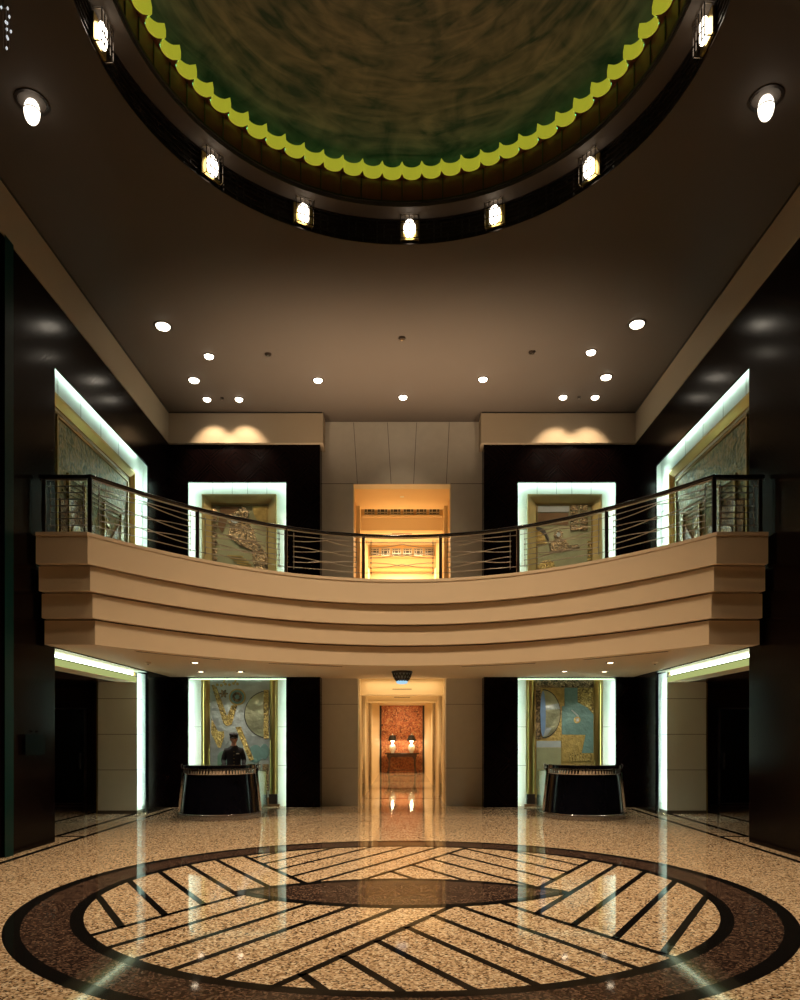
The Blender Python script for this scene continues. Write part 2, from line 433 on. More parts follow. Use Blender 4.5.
# thresholds in the corridor
for y in (20.2, 24.2, 28.2):
    fl.add([(-1.05, y, .001), (1.05, y, .001), (1.05, y + .35, .001), (-1.05, y + .35, .001)], [(0, 1, 2, 3)], 2)
struct(fl, 'floor', ['teraz', 'granite', 'brown'], 'beige terrazzo floor with a round black and brown medallion inlay')

# ------------------------------------------------------------------ ceiling with round opening
ce = MB(); n = 160
def edge_pt(a):
    dx, dy = math.sin(a), math.cos(a); t = 1e9
    if dx: t = min(t, ((XW if dx > 0 else -XW) / dx))
    if dy: t = min(t, ((YC - CY) if dy > 0 else (-2.2 - CY)) / dy)
    return dx * t, CY + dy * t
angs = sorted([2 * PI * i / n for i in range(n)] + [math.atan2(x, y - CY) % (2 * PI) for x in (-XW, XW) for y in (YC, -2.2)])
inner = [(RO * math.sin(a), CY + RO * math.cos(a)) for a in angs]; outer = [edge_pt(a) for a in angs]; n = len(angs)
ce.add([(x, y, HC) for x, y in inner] + [(x, y, HC) for x, y in outer], [(i, (i + 1) % n, n + (i + 1) % n, n + i) for i in range(n)])
ce.box(-XW - .3, XW + .3, YC, 18.6, HC, HC + .3)
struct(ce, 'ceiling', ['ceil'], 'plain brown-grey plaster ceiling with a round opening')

# rotunda: dark grille band, grey ledge, red wood band, scallops with light put in as glow, green dome
def cyl(mb, r0, z0, r1, z1, mi=0, n=160, sm=True):
    vs = []
    for r, z in ((r0, z0), (r1, z1)):
        vs += [(r * math.sin(2 * PI * i / n), CY + r * math.cos(2 * PI * i / n), z) for i in range(n)]
    mb.add(vs, [(i, (i + 1) % n, n + (i + 1) % n, n + i) for i in range(n)], mi, sm)
ZB = HC + .40
g = MB(); cyl(g, RO + .06, HC - .0, RO + .06, ZB)
def arcbar(mb, r, z, hw, hh, a0, a1, steps=160, mi=0):
    rings = []
    for k in range(steps + 1):
        a = a0 + (a1 - a0) * k / steps
        rings.append([(rr * math.sin(a), CY + rr * math.cos(a), zz) for rr, zz in ((r - hw, z - hh), (r + hw, z - hh), (r + hw, z + hh), (r - hw, z + hh))])
    mb.loft(rings, mi, False, True)
for z in (.012, .09, .16, .245, .32, .388): arcbar(g, RO + .005, HC + z, .008, .009 if .01 < z < .38 else .014, 0, 2 * PI)
for k in range(196):
    a = 2 * PI * (k + .5) / 196
    rr = RO + .012
    z0, z1 = ((0, .40), (.09, .32), (.0, .16), (.245, .4))[k % 4]
    g.tube((rr * math.sin(a), CY + rr * math.cos(a), HC + z0), (rr * math.sin(a), CY + rr * math.cos(a), HC + z1), .009, n=5)
struct(g, 'trim_1', ['bronze'], 'dark bronze lattice band around the ceiling opening')
g = MB(); cyl(g, RO + .06, ZB, 3.22, ZB); cyl(g, 3.22, ZB, 3.22, ZB + .05)
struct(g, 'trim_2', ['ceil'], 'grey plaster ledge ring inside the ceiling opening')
NL = 64
g = MB(); cyl(g, 3.21, ZB + .05, 3.21, ZB + .40)
for k in range(NL):
    a = 2 * PI * k / NL
    g.tube((3.205 * math.sin(a), CY + 3.205 * math.cos(a), ZB + .05), (3.205 * math.sin(a), CY + 3.205 * math.cos(a), ZB + .40), .010, n=5, mi=1)
arcbar(g, 3.2, ZB + .06, .015, .012, 0, 2 * PI, mi=1)
def scal(zz, dr):
    out = []
    for k in range(NL * 10):
        u = (k % 10) / 10 * 2 - 1
        a = 2 * PI * k / (NL * 10)
        r = 3.03 + dr + .13 * math.sqrt(max(0, 1 - u * u))
        out.append((r * math.sin(a), CY + r * math.cos(a), zz))
    return out
g.loft([[(3.215 * math.sin(2 * PI * k / (NL * 10)), CY + 3.215 * math.cos(2 * PI * k / (NL * 10)), ZB + .402) for k in range(NL * 10)], scal(ZB + .402, .03)], 0, False, False)
struct(g, 'trim_3', ['redwood', 'darkline'], 'red brown panelled wood band below the scallops')
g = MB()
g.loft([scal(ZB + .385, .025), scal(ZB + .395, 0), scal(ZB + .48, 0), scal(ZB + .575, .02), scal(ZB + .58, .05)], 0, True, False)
struct(g, 'trim_4', ['scallop'], 'yellow green scalloped rim of the dome, light on it put in as glow')
g = MB(); arcbar(g, 3.26, ZB + .50, .02, .02, 0, 2 * PI); struct(g, 'trim_20', [emis('green_cove_glow', (.10, 1.0, .45), 2.6)], 'green cove light behind the scalloped rim')
g = MB(); rings = []
for k in range(25):
    t = k / 24 * PI / 2 * .98
    rings.append([(3.36 * math.cos(t) * math.sin(2 * PI * i / 128), 3.36 * math.cos(t) * math.cos(2 * PI * i / 128), .95 * math.sin(t)) for i in range(128)])
g.loft(rings, 0, True, False); g.add(rings[-1], [list(range(128))], 0)
o = struct(g, 'ceiling_dome', ['dome'], 'shallow green leafed dome above the ceiling opening'); o.location = (0, CY, ZB + .54)

# ------------------------------------------------------------------ cornice
for sgn, nm in ((-1, 'trim_5'), (1, 'trim_6')):
    c = MB()
    c.box(sgn * XW, sgn * (XW + .3), -2.2, YC, HCOR, HC)
    c.box(sgn * 1.90, sgn * (XW + .3), YC, YB + .02, HCOR, HC)
    c.box(sgn * 1.90, sgn * 2.3, YB + .02, YS + .02, HCOR, HC)
    c.box(sgn * (XW - .012), sgn * XW, -2.2, YC - .012, HC - .03, HC - .005, 1)
    c.box(sgn * 1.91, sgn * XW, YC - .012, YC, HC - .03, HC - .005, 1)
    struct(c, nm, ['cornice', 'darkline'], 'cream cornice running along the %s side of the hall' % ('left' if sgn < 0 else 'right'))

# ------------------------------------------------------------------ side walls with upper and lower openings
Y0, Y1 = 11.90, 16.30
for sgn, nm in ((-1, 'wall_left'), (1, 'wall_right')):
    w = MB(); a, b = sgn * (XW + .02), sgn * (XW + .05)
    w.box(a, b, -2.2, Y0, 0, HCOR); w.box(a, b, Y1, YB + .12, 0, HCOR)
    w.box(a, b, Y0, Y1, 7.70, HCOR); w.box(a, b, Y0, Y1, HS, HF)
    w.box(sgn * (XW + .12), sgn * (XW + .3), Y0 - .4, Y0 - .02, 0, HCOR)
    struct(w, nm, ['veneer_s'], 'near black polished wood %s wall of the hall' % nm[5:])
w = MB(); w.box(-9.6, 9.6, -2.5, -2.2, 0, HC)
struct(w, 'wall_front', ['veneer_b'])

# ------------------------------------------------------------------ dark back walls, each with an opening on both floors
OX0, OX1 = 2.80, 5.17
for sgn, nm in ((-1, 'wall_back_left'), (1, 'wall_back_right')):
    w = MB(); y0, y1 = YB, YB + .07
    w.box(sgn * OX1, sgn * (XW + .12), y0, y1, 0, HCOR); w.box(sgn * 1.98, sgn * OX0, y0, y1, 0, HCOR)
    w.box(sgn * 1.98, sgn * 2.06, y1, YS + .02, 0, HCOR)
    w.box(sgn * OX0, sgn * OX1, y0, y1, 7.86, HCOR); w.box(sgn * OX0, sgn * OX1, y0, y1, HS, HF)
    struct(w, nm, ['veneer_b'], 'near black polished wood wall on the %s of the stone centre' % ('left' if sgn < 0 else 'right'))

# pale lit niches behind the openings; fluorescent tubes hide behind the dark edges
def tube_part(parent, a, b, m='tube', r=.016):
    t = MB(); t.tube(a, b, r, n=8); return t.build('light_tube', m, parent)
for sgn, sd in ((-1, 'left'), (1, 'right')):
    for z0, z1, lv in ((0, HS, 'lower'), (HF, 8.06, 'upper')):
        s = MB(); yb = YB + .32
        s.box(sgn * (OX0 - .2), sgn * (OX1 + .2), yb, yb + .06, z0, z1)
        s.box(sgn * (OX0 - .2), sgn * (OX0 - .14), YB + .07, yb, z0, z1); s.box(sgn * (OX1 + .14), sgn * (OX1 + .2), YB + .07, yb, z0, z1)
        if lv == 'upper':
            s.box(sgn * (OX0 - .2), sgn * (OX1 + .2), YB + .07, yb, z1, z1 + .06)
            for q in (.22, .42, .58, .78):
                xx = OX0 + (OX1 - OX0) * q; s.box(sgn * (xx - .004), sgn * (xx + .004), yb - .003, yb, 7.64, z1, 1)
            hs = (5.0, 5.9, 6.8)
        else: hs = (1.0, 1.95)
        for h in hs:
            s.box(sgn * OX0, sgn * (OX0 + .27), yb - .003, yb, h - .004, h + .004, 1); s.box(sgn * (OX1 - .27), sgn * OX1, yb - .003, yb, h - .004, h + .004, 1)
        st = struct(s, 'trim_%d' % (7 + (sgn > 0) * 2 + (lv == 'upper')), ['pale', 'joint'], 'pale back lit stone surround of the %s %s wall niche' % (lv, sd))
        yt = YB + .17
        for xx in (OX0 - .07, OX1 + .07): tube_part(st, (sgn * xx, yt, z0 + .05), (sgn * xx, yt, z1 - .08))
        if lv == 'upper': tube_part(st, (sgn * OX0, yt, 7.93), (sgn * OX1, yt, 7.93))
        else: tube_part(st, (sgn * (OX0 + .0), YB + .2, HS - .022), (sgn * (OX1 - .0), YB + .2, HS - .022), 'tube_n', .012)
    # side wall niche, upper floor
    s = MB(); xa, xb = sgn * 5.90, sgn * 5.96
    s.box(xa, xb, Y0 - .3, Y1 + .5, HF, 8.12)
    s.box(sgn * 5.66, xa, Y0 - .3, Y1 + .5, 8.06, 8.12); s.box(sgn * 5.66, xa, Y1 + .44, Y1 + .5, HF, 8.12)
    for q in (12.6, 13.5, 14.4, 15.3): s.box(sgn * 5.897, xa, q - .004, q + .004, 7.5, 7.94, 1)
    for h in (5.0, 5.9, 6.8): s.box(sgn * 5.897, xa, 15.9, Y1 + .4, h - .004, h + .004, 1)
    st = struct(s, 'trim_%d' % (11 if sgn < 0 else 12), ['pale', 'joint'], 'pale back lit stone surround of the upper %s side niche' % sd)
    xt = sgn * 5.81
    tube_part(st, (xt, Y0 + .05, 7.93), (xt, Y1, 7.93), 'tube', .012); tube_part(st, (sgn * 5.685, Y1 + .15, HF + .1), (sgn * 5.685, Y1 + .15, 7.7), 'tube_s', .010)
    # side passage below
    s = MB()
    s.box(sgn * 5.88, sgn * 6.75, Y1 + .01, Y1 + .55, 0, HS, 0)
    for h in (.97, 1.76, 2.55): s.box(sgn * 5.878, sgn * 6.752, Y1 + .007, Y1 + .3, h - .005, h + .005, 1)
    s.box(sgn * 5.875, sgn * 6.755, Y1 + .004, Y1 + .5, 0, .07, 1)
    s.box(sgn * 6.75, sgn * 6.79, Y1 + .01, Y1 + .05, 0, 2.9, 2)
    s.box(sgn * 5.655, sgn * 6.75, Y0, Y1 + .005, HS, HS + .05, 0)
    st = struct(s, 'trim_%d' % (13 if sgn < 0 else 14), ['pale', 'joint', 'brass_d'], 'pale stone pier at the end of the %s side passage' % sd)
    tube_part(st, (sgn * 5.685, Y1 + .15, .06), (sgn * 5.685, Y1 + .15, HS - .03), 'tube_s', .010)
    s = MB()
    s.box(sgn * 9.3, sgn * 9.4, Y0 - .4, 18.6, 0, HS); s.box(sgn * 5.72, sgn * 9.3, Y0 - .5, Y0 - .4, 0, HS)
    s.box(sgn * 6.75, sgn * 9.3, 18.5, 18.6, 0, HS); s.box(sgn * 6.79, sgn * 6.85, Y1 + .6, 18.5, 0, HS)
    s.box(sgn * 6.35, sgn * 9.3, Y0 - .4, 18.5, 2.92, 3.0)
    struct(s, 'wall_passage_%s' % sd, ['veneer_d'])
    d = MB()
    d.box(sgn * 7.97, sgn * 9.25, 18.44, 18.5, .02, 2.40, 0)
    for x0, x1, z0, z1 in ((7.94, 7.97, 0, 2.43), (7.94, 9.25, 2.40, 2.43), (7.97, 9.25, .02, .05)):
        d.box(sgn * x0, sgn * x1, 18.41, 18.5, z0, z1, 1)
    d.box(sgn * 8.05, sgn * 8.08, 18.38, 18.44, .9, 1.3, 1)
    struct(d, 'door_%d' % (1 if sgn < 0 else 2), ['black', 'steel'], 'black door with a thin metal frame deep in the %s side passage' % sd)
    # light trough over the passage mouth
    t = thing('light_trough', (sgn * 5.88, 14.1, 2.91), 'glowing yellow green light trough above the %s side passage' % sd, 'light', 'light troughs over the side passages')
    b = MB(); b.box(sgn * .02, sgn * .42, -2.1, 2.18, 0, .125); b.box(sgn * .20, sgn * .42, -2.1, 2.18, .125, .215); b.build('trough', 'cream', t)
    b = MB(); b.box(0, sgn * .018, -2.1, 2.18, .005, .120); b.build('diffuser', 'diffuser', t)
    b = MB(); b.box(-sgn * .012, sgn * .02, -2.1, 2.18, .122, .138); b.build('lip', 'bronze', t)
    b = MB(); b.tube((sgn * .07, -2.0, .182), (sgn * .07, 2.12, .182), .026, n=10); b.build('light_tube', 'tube_t', t)
    b = MB(); b.box(sgn * .02, sgn * .3, 2.12, 2.18, .11, .215); b.build('end_cap', 'brass_d', t)

# ------------------------------------------------------------------ stone centre wall
w = MB(); y0, y1 = YS, YS + .35
for s in (-1, 1):
    w.box(s * 1.09, s * 2.06, y0, y1, 0, HS); w.box(s * 1.20, s * 2.06, y0, y1, HF, 7.96)
w.box(-2.06, 2.06, y0, y1, 7.96, HC); w.box(-2.06, -1.09, y0, y1, HS, HF); w.box(1.09, 2.06, y0, y1, HS, HF); w.box(-1.09, 1.09, y0 + .1, y1, 3.25, HF)
for s in (-1, 1):
    for h in (.93, 2.51): w.box(s * 1.085, s * 1.98, y0 - .003, y0 + .02, h - .005, h + .005, 1)
    w.box(s * 1.2, s * 1.98, y0 - .003, y0, 7.965, 7.978, 1)
    for xt, xb in ((3.12, 2.95), (.95, .74)):
        a0 = at(PX + s * xt * 40.4, 0, y0)[0]; a1 = at(PX + s * xb * 40.4, 0, y0)[0]
for xt, xb in ((-48.4, -44.6), (-14.6, -10.9), (14.6, 11.6), (47.3, 44.3)):
    k = YS / FPX
    w.prism([(xt * k - .006, HC - .01), (xt * k + .006, HC - .01), (xb * k + .006, 7.97), (xb * k - .006, 7.97)], lambda u, v, d: (u, d, v), YS - .003, YS + .001, 1)
struct(w, 'wall_center', ['stone', 'joint'], 'cream limestone wall with thin joints around the two openings')
# soffit edge blocks at the top corners of the corridor mouth
# ------------------------------------------------------------------ ground floor corridor
c = MB()
for s in (-1, 1):
    c.box(s * 1.13, s * 1.3, y1, 35.4, 0, 3.25, 1)
    for a, b in ((y1, 19.8), (21.4, 23.6), (25.8, 35.2)):
        c.box(s * 1.07, s * 1.13, a, b, 0, 3.25, 0)
    for a, b in ((19.8, 21.4), (23.6, 25.8)):
        c.box(s * 1.11, s * 1.13, a, b, 0, .36, 2)
        for q in range(2):
            yy = a + (b - a) * (q + .5) / 2; c.box(s * 1.12, s * 1.13, yy - .02, yy + .02, .36, 3.25, 3)
struct(c, 'wall_corridor', ['cream', 'veneer_d', 'granite', 'warm'], 'cream pilasters and dark wood bays lining the corridor')
c = MB(); c.box(-1.3, 1.3, YS + .35, 35.4, 3.25, 3.4)
c.box(-1.07, 1.07, 24.6, 35.2, 3.2, 3.25)
struct(c, 'ceiling_corridor', ['cream'])
for k, yy in enumerate((19.0, 22.9)):
    b = MB(); b.box(-1.07, 1.07, yy, yy + .5, 2.79, 3.25); b.box(-1.07, 1.07, yy - .02, yy, 2.79, 2.83); b.box(-.25, .25, yy - .004, yy, 2.93, 2.945, 1)
    struct(b, 'trim_%d' % (15 + k), ['cream', 'joint'], '%s glowing cream beam across the corridor' % ('nearer' if k == 0 else 'farther'))
w = MB(); w.box(-1.3, 1.3, 35.2, 35.4, 0, 3.3)
for s in (-1, 1): w.box(s * .98, s * 1.07, 35.12, 35.2, 0, 3.2, 1)
struct(w, 'wall_end', ['wallpaper', 'darkline'], 'red and gold floral wall at the end of the corridor')

# console table and its two lamps
t = thing('console_table', (0, 34.8, 0), 'dark carved console table against the red floral wall', 'table')
b = MB(); b.box(-.80, .80, -.22, .22, .88, .935); b.box(-.84, .84, -.25, .25, .925, .945); b.build('table_top', 'veneer_d', t, bevel=.008)
b = MB(); b.box(-.70, .70, -.19, .19, .76, .88)
for k in range(5): b.box(-.6 + k * .25, -.4 + k * .25, -.2, -.19, .785, .855)
b.build('apron', 'veneer_d', t, bevel=.006)
for sx in (-1, 1):
    for sy in (-1, 1):
        b = MB(); x, y = sx * .60, sy * .15
        b.loft([[(x + dx * r + sx * o_, y + dy * r, z) for dx, dy in ((-1, -1), (1, -1), (1, 1), (-1, 1))] for z, r, o_ in ((.001, .055, .05), (.06, .06, .05), (.1, .045, .03), (.45, .042, .0), (.66, .055, .0), (.78, .10, -.03))], 0, False)
        b.build('leg', 'veneer_d', t)
b = MB(); b.box(-.66, .66, -.13, .13, .12, .15); b.build('stretcher', 'veneer_d', t)
lampA = thing('table_lamp', (-.45, 34.8, .946), 'white ceramic lamp with dark shade on left half of console table', 'lamp', 'lamps on the console table')
b = MB(); b.lathe([(.08, 0), (.09, .02), (.07, .03), (.13, .12), (.17, .24), (.15, .34), (.07, .42), (.045, .46), (.05, .48)], n=24); b.build('base', 'ceramic', lampA)
b = MB(); b.lathe([(.22, .58), (.13, .84), (.125, .84), (.215, .58)], n=28, caps=False); b.build('lamp_shade', 'shade', lampA)
b = MB(); b.lathe([(.012, .48), (.012, .80)], n=8); b.build('stem', 'brass', lampA)
b = MB(); b.sphere((0, 0, .56), .075, 8); b.build('bulb', 'bulb', lampA)
b = MB(); b.lathe([(.0, .92), (.025, .90), (.03, .88), (.01, .85), (.1, .85), (.1, .845)], n=12, caps=False); b.build('finial', 'ceramic', lampA)
lampB = copy_tree(lampA, (.45, 34.8, .946), 'white ceramic lamp with dark shade on right half of console table')

# ------------------------------------------------------------------ upper passage behind the railing
u = MB()
for s in (-1, 1):
    u.box(s * 1.24, s * 1.4, YS + .35, 29.2, HF, 8.6, 0)
    for a in (19.9, 22.4, 24.4): u.box(s * 1.14, s * 1.24, a, a + .4, HF, 8.2, 1)
u.box(-1.4, 1.4, 29.0, 29.2, HF, 8.6, 1)
struct(u, 'wall_upper_passage', ['warm', 'cream'])
u = MB(); u.box(-1.4, 1.4, YS + .35, 20.2, 7.96, 8.1, 0); u.box(-1.4, 1.4, 20.2, 29.2, 8.22, 8.35, 1); u.box(-.32, .32, 23.5, 23.6, 8.21, 8.22, 2); u.box(-.05, .05, 19.1, 19.2, 7.955, 7.96, 3)
struct(u, 'ceiling_upper_passage', ['warm', 'cream', 'joint', 'white'])
u = MB(); u.box(-1.4, 1.4, YS + .3, 29.2, HF - .2, HF)
struct(u, 'floor_upper_passage', ['cream'])
def lattice_block(mb, x0, x1, y, z0, z1, mi_a, mi_b):
    mb.box(x0, x1, y, y + .04, z0, z1, mi_b)
    w_, h_ = x1 - x0, z1 - z0; t_ = .022
    for a in (0, 1):
        xx = x0 + a * (w_ - t_); mb.box(xx, xx + t_, y - .03, y, z0, z1, mi_a)
        zz = z0 + a * (h_ - t_); mb.box(x0, x1, y - .03, y, zz, zz + t_, mi_a)
    for q in (.28, .72):
        mb.box(x0 + q * w_ - t_ / 2, x0 + q * w_ + t_ / 2, y - .03, y, z0, z1, mi_a); mb.box(x0, x1, y - .03, y, z0 + q * h_ - t_ / 2, z0 + q * h_ + t_ / 2, mi_a)
for (yy, zb, zm, zt, lab, nm) in ((21.0, 7.60, 8.02, 8.38, 'nearer', 'trim_17'), (25.0, 7.50, 7.84, 8.22, 'farther', 'trim_18')):
    b = MB(); b.box(-1.24, 1.24, yy, yy + .3, zb, zt if zt < 8.2 else 8.22, 0); b.box(-1.15, 1.15, yy - .08, yy, zm - .05, zm, 0)
    bw = .30; tot = 6 * bw + 5 * .07
    for k in range(6):
        x0 = -tot / 2 + k * (bw + .07); lattice_block(b, x0, x0 + bw, yy - .05, zm + .01, zm + .25 if zt > 8.3 else zm + .26, 1, 2)
    struct(b, nm, ['warm', 'steel', 'darkline'], '%s orange beam with six dark lattice blocks in the upper passage' % lab)

# ------------------------------------------------------------------ balcony
def crv(x): return 14.50 - .1233 * x * x - .00105 * x ** 4
XE = 4.77
def front(shift, n=64, xe=XE):
    pts = [(-XW + .01, crv(xe) + shift), (-xe, crv(xe) + shift)]
    pts += [(-xe + 2 * xe * k / n, crv(-xe + 2 * xe * k / n) + shift) for k in range(1, n)]
    return pts + [(xe, crv(xe) + shift), (XW - .01, crv(xe) + shift)]
bal = thing('balcony', (0, 14.5, HS), 'cream balcony front of four stepped curved bands across the hall', 'balcony', kind='structure')
def band(sh0, z0, z1, back, lip=0):
    f = front(sh0); f[0] = (-XW + .045, f[0][1]); f[-1] = (XW - .045, f[-1][1]); b = MB(); n = len(f)
    vs = [(x, y - 14.5, z - HS) for z in (z0, z1) for x, y in f] + [(x, y + back - 14.5, z - HS) for z in (z0, z1) for x, y in f]
    for i in range(n - 1):
        b.add([vs[i], vs[i + 1], vs[n + i + 1], vs[n + i]], [(0, 1, 2, 3)], 0, 2 <= i < n - 3)
        b.add([vs[2 * n + i], vs[2 * n + i + 1], vs[3 * n + i + 1], vs[3 * n + i]], [(0, 1, 2, 3)], 0)
        b.add([vs[i], vs[i + 1], vs[2 * n + i + 1], vs[2 * n + i]], [(0, 1, 2, 3)])
        b.add([vs[n + i], vs[n + i + 1], vs[3 * n + i + 1], vs[3 * n + i]], [(0, 1, 2, 3)])
    for i in (0, n - 1): b.add([vs[i], vs[n + i], vs[3 * n + i], vs[2 * n + i]], [(0, 1, 2, 3)])
    return b
band(-.015, 4.755, HCAP, .45).build('coping', 'stucco', bal)
band(0, 4.33, 4.755, .30).build('fascia_band', 'stucco', bal)
for k, (z0, z1) in enumerate(((3.935, 4.31), (3.535, 3.91), (HS, 3.51))):
    band(.09 * (k + 1), z0, z1, .25).build('fascia_band', 'stucco', bal)
band(.34, HS + .02, 4.32, .12).build('backing', 'darkline', bal)
f = front(.50); sl = MB(); n = len(f)
for z in (0.015, HF - HS):
    for i in range(n - 1):
        (xa, ya), (xb, yb) = f[i], f[i + 1]
        sl.add([(xa, ya - 14.5, z), (xb, yb - 14.5, z), (xb, YB - 14.5, z), (xa, YB - 14.5, z)], [(0, 1, 2, 3)])
sl.box(-2.0, 2.0, YB - 14.5, YS - 14.5 + .1, .015, HF - HS)
sl.build('slab', 'stucco', bal)

# linear air slots and downlights under the balcony
def slot(p0, p1, label):
    a, b = Vector(p0), Vector(p1); d = (b - a); ang = math.atan2(d.y, d.x); L = d.length
    t = thing('air_slot', ((a + b) / 2), label, 'air vent', 'air slots under the balcony', rotz=ang)
    m = MB(); m.box(-L / 2, L / 2, -.03, .03, -.006, .014); m.build('slot_frame', 'stucco', t)
    m = MB(); m.box(-L / 2 + .02, L / 2 - .02, -.02, .02, -.010, -.006); m.build('slot_gap', 'darkline', t)
ys = lambda x: crv(x) + .62
HU = HS + .0
slot((-4.45, ys(4.45), HU), (-3.35, ys(3.35), HU), 'dark linear air slot under the balcony edge above the left desk side')
slot((3.35, ys(3.35), HU), (4.45, ys(4.45), HU), 'dark linear air slot under the balcony edge above the right desk side')
slot((-2.6, ys(2.6), HU), (-1.2, ys(1.2), HU), 'dark linear air slot under the balcony left of the lantern')
slot((1.2, ys(1.2), HU), (2.6, ys(2.6), HU), 'dark linear air slot under the balcony right of the lantern')

def downlight(loc, r, label, group, glow='lamp', drop=1.0):
    t = thing('downlight', loc, label, 'ceiling light', group)
    m = MB(); m.lathe([(r * 1.16, 0), (r * 1.16, -.010), (r, -.014), (r * .86, -.004), (r * .86, 0)], n=28, caps=False); m.build('trim_ring', 'bronze', t)
    m = MB(); m.lathe([(r * .86, -.005), (r * .8, -.005 - .025 * drop), (r * .5, -.005 - .045 * drop), (.001, -.005 - .05 * drop)], n=24); m.build('lamp_lens', glow, t)
    return t
def on(x, y, h):      # point of a level surface seen there
    z = (h - EYE) * FPX / (PY - y); return ((x - PX) * z / FPX, z, h)
under = [(195, 662.5, 'small downlight under the balcony in front of the left desk niche'), (201, 671.5, 'small downlight under the balcony at the left edge of the left desk niche'), (240.5, 671.5, 'small downlight under the balcony over the right half of the left desk niche'),
         (610.5, 662.5, 'small downlight under the balcony in front of the right desk niche'), (604.5, 671.5, 'small downlight under the balcony at the right edge of the right desk niche'), (564.5, 671.2, 'small downlight under the balcony over the left half of the right desk niche')]
for x, y, lb in under:
    p = on(x, y, HS + .015); downlight(p, .08, lb, 'downlights under the balcony', 'lamp_s', .1)
    spot('under_balcony_spot', (p[0], p[1], p[2] - .05), 80, (1, .86, .66), 120)

# ceiling downlights
UP = [(163, 326, .15, 'large starry downlight in the ceiling by the left cornice, nearest the camera'), (209, 356, .105, 'ceiling downlight inward of the left pair, second row from back'),
      (194, 380, .125, 'ceiling downlight by the left cornice just ahead of the back pair'), (207, 399, .10, 'left one of the pair of downlights before the left back cornice'),
      (239, 399, .10, 'right one of the pair of downlights before the left back cornice'), (318, 380, .105, 'lone ceiling downlight left of the middle one'),
      (403, 397, .105, 'lone ceiling downlight in the middle above the stone wall'), (483, 379, .105, 'lone ceiling downlight right of the middle one'),
      (591, 352, .105, 'ceiling downlight inward of the right pair, second row from back'), (637, 324, .15, 'large starry downlight in the ceiling by the right cornice, nearest the camera'),
      (606, 377, .125, 'ceiling downlight by the right cornice just ahead of the back pair'), (595, 397, .10, 'right one of the pair of downlights before the right back cornice'),
      (563, 397, .10, 'left one of the pair of downlights before the right back cornice')]
UPP = []
for x, y, r, lb in UP:
    p = on(x, y, HC); UPP.append(p); downlight(p, r, lb, 'recessed ceiling downlights')
for x, y, lb in ((32, 102, 'large oblong spotlight in the dark ceiling left of the rotunda'), (766, 98, 'large oblong spotlight in the dark ceiling right of the rotunda')):
    p = on(x, y, HC); t = thing('spotlight', p, lb, 'ceiling light', 'oblong ceiling spotlights', rotz=math.atan2(p[0], p[1]) * -1)
    m = MB(); m.lathe([(.20, 0), (.20, -.012), (.165, -.016), (.16, 0)], n=28, caps=False); m.build('trim_ring', 'bronze', t)
    m = MB(); m.sphere((0, 0, -.12), .15, 10, sc=(.62, .62, 1.05)); m.build('lamp_lens', 'lamp_sp', t)
    m = MB(); m.lathe([(.10, -.115), (.104, -.115), (.104, -.125), (.10, -.125)], n=24, caps=False); m.build('louver', 'bronze', t)
    UPP.append(p)
for x, y, lb in ((268, 354, 'small round detector on the ceiling left of centre, front row'), (402, 338, 'small round detector on the ceiling at the middle'), (532, 352, 'small round detector on the ceiling right of centre, front row'),
                 (222, 398, 'tiny sprinkler between the left back pair of downlights'), (579, 397, 'tiny sprinkler between the right back pair of downlights')):
    p = on(x, y, HC); r = .07 if 'detector' in lb else .04
    t = thing('smoke_detector' if r > .05 else 'sprinkler_head', p, lb, 'detector' if r > .05 else 'sprinkler', 'ceiling detectors' if r > .05 else 'ceiling sprinklers')
    m = MB(); m.lathe([(r, 0), (r, -.015), (r * .8, -.03), (.001, -.034)], n=20); m.build('body', 'bronze', t)
    m = MB(); m.lathe([(r * .35, -.034), (r * .3, -.05), (.001, -.052)], n=12); m.build('cap', 'steel', t)
for x, y, lb in ((148, 662, 'small round detector under the balcony above the left desk side'), (655, 662, 'small round detector under the balcony above the right desk side')):
    p = on(x, y, HS + .015); t = thing('smoke_detector', p, lb, 'detector', 'detectors under the balcony')
    m = MB(); m.lathe([(.06, 0), (.06, -.015), (.045, -.04), (.001, -.045)], n=20); m.build('body', 'stucco', t)
    m = MB(); m.lathe([(.02, -.045), (.015, -.055), (.001, -.056)], n=10); m.build('cap', 'bronze', t)

# lanterns set in the dark band of the rotunda
LANT = [(-86, 'lantern glowing in the rotunda band at the far left, by the picture top'), (-51, 'lantern glowing in the rotunda band, second from the left'), (-26, 'lantern glowing in the rotunda band, left of the middle one'), (2, 'lantern glowing in the middle of the rotunda band'),
        (24.5, 'lantern glowing in the rotunda band, right of the middle one'), (50.3, 'lantern glowing in the rotunda band, second from the right'), (87, 'lantern glowing in the rotunda band at the far right, by the picture top')]
def lantern(deg, lb):
    a = math.radians(deg); r = RO - .065
    t = thing('lantern', (r * math.sin(a), CY + r * math.cos(a), HC), lb, 'lantern', 'lanterns in the rotunda band', rotz=-a)
    m = MB(); m.box(-.15, .15, .02, .055, .05, .35); m.build('back_plate', 'brass', t)
    m = MB(); m.sphere((0, -.015, .2), 1, 9, sc=(.095, .045, .15)); m.build('lamp_glass', 'lamp_b', t)
    m = MB()
    for x in (-.14, -.07, 0, .07, .14): m.box(x - .005, x + .005, -.075, -.065, .01, .39)
    for z in (.02, .14, .26, .38): m.box(-.145, .145, -.075, -.065, z - .005, z + .005)
    for x in (-.14, .14):
        for z in (.02, .38): m.box(x - .005, x + .005, -.07, .03, z - .005, z + .005)
    m.build('cage', 'bronze', t)
for d, lb in LANT: lantern(d, lb)

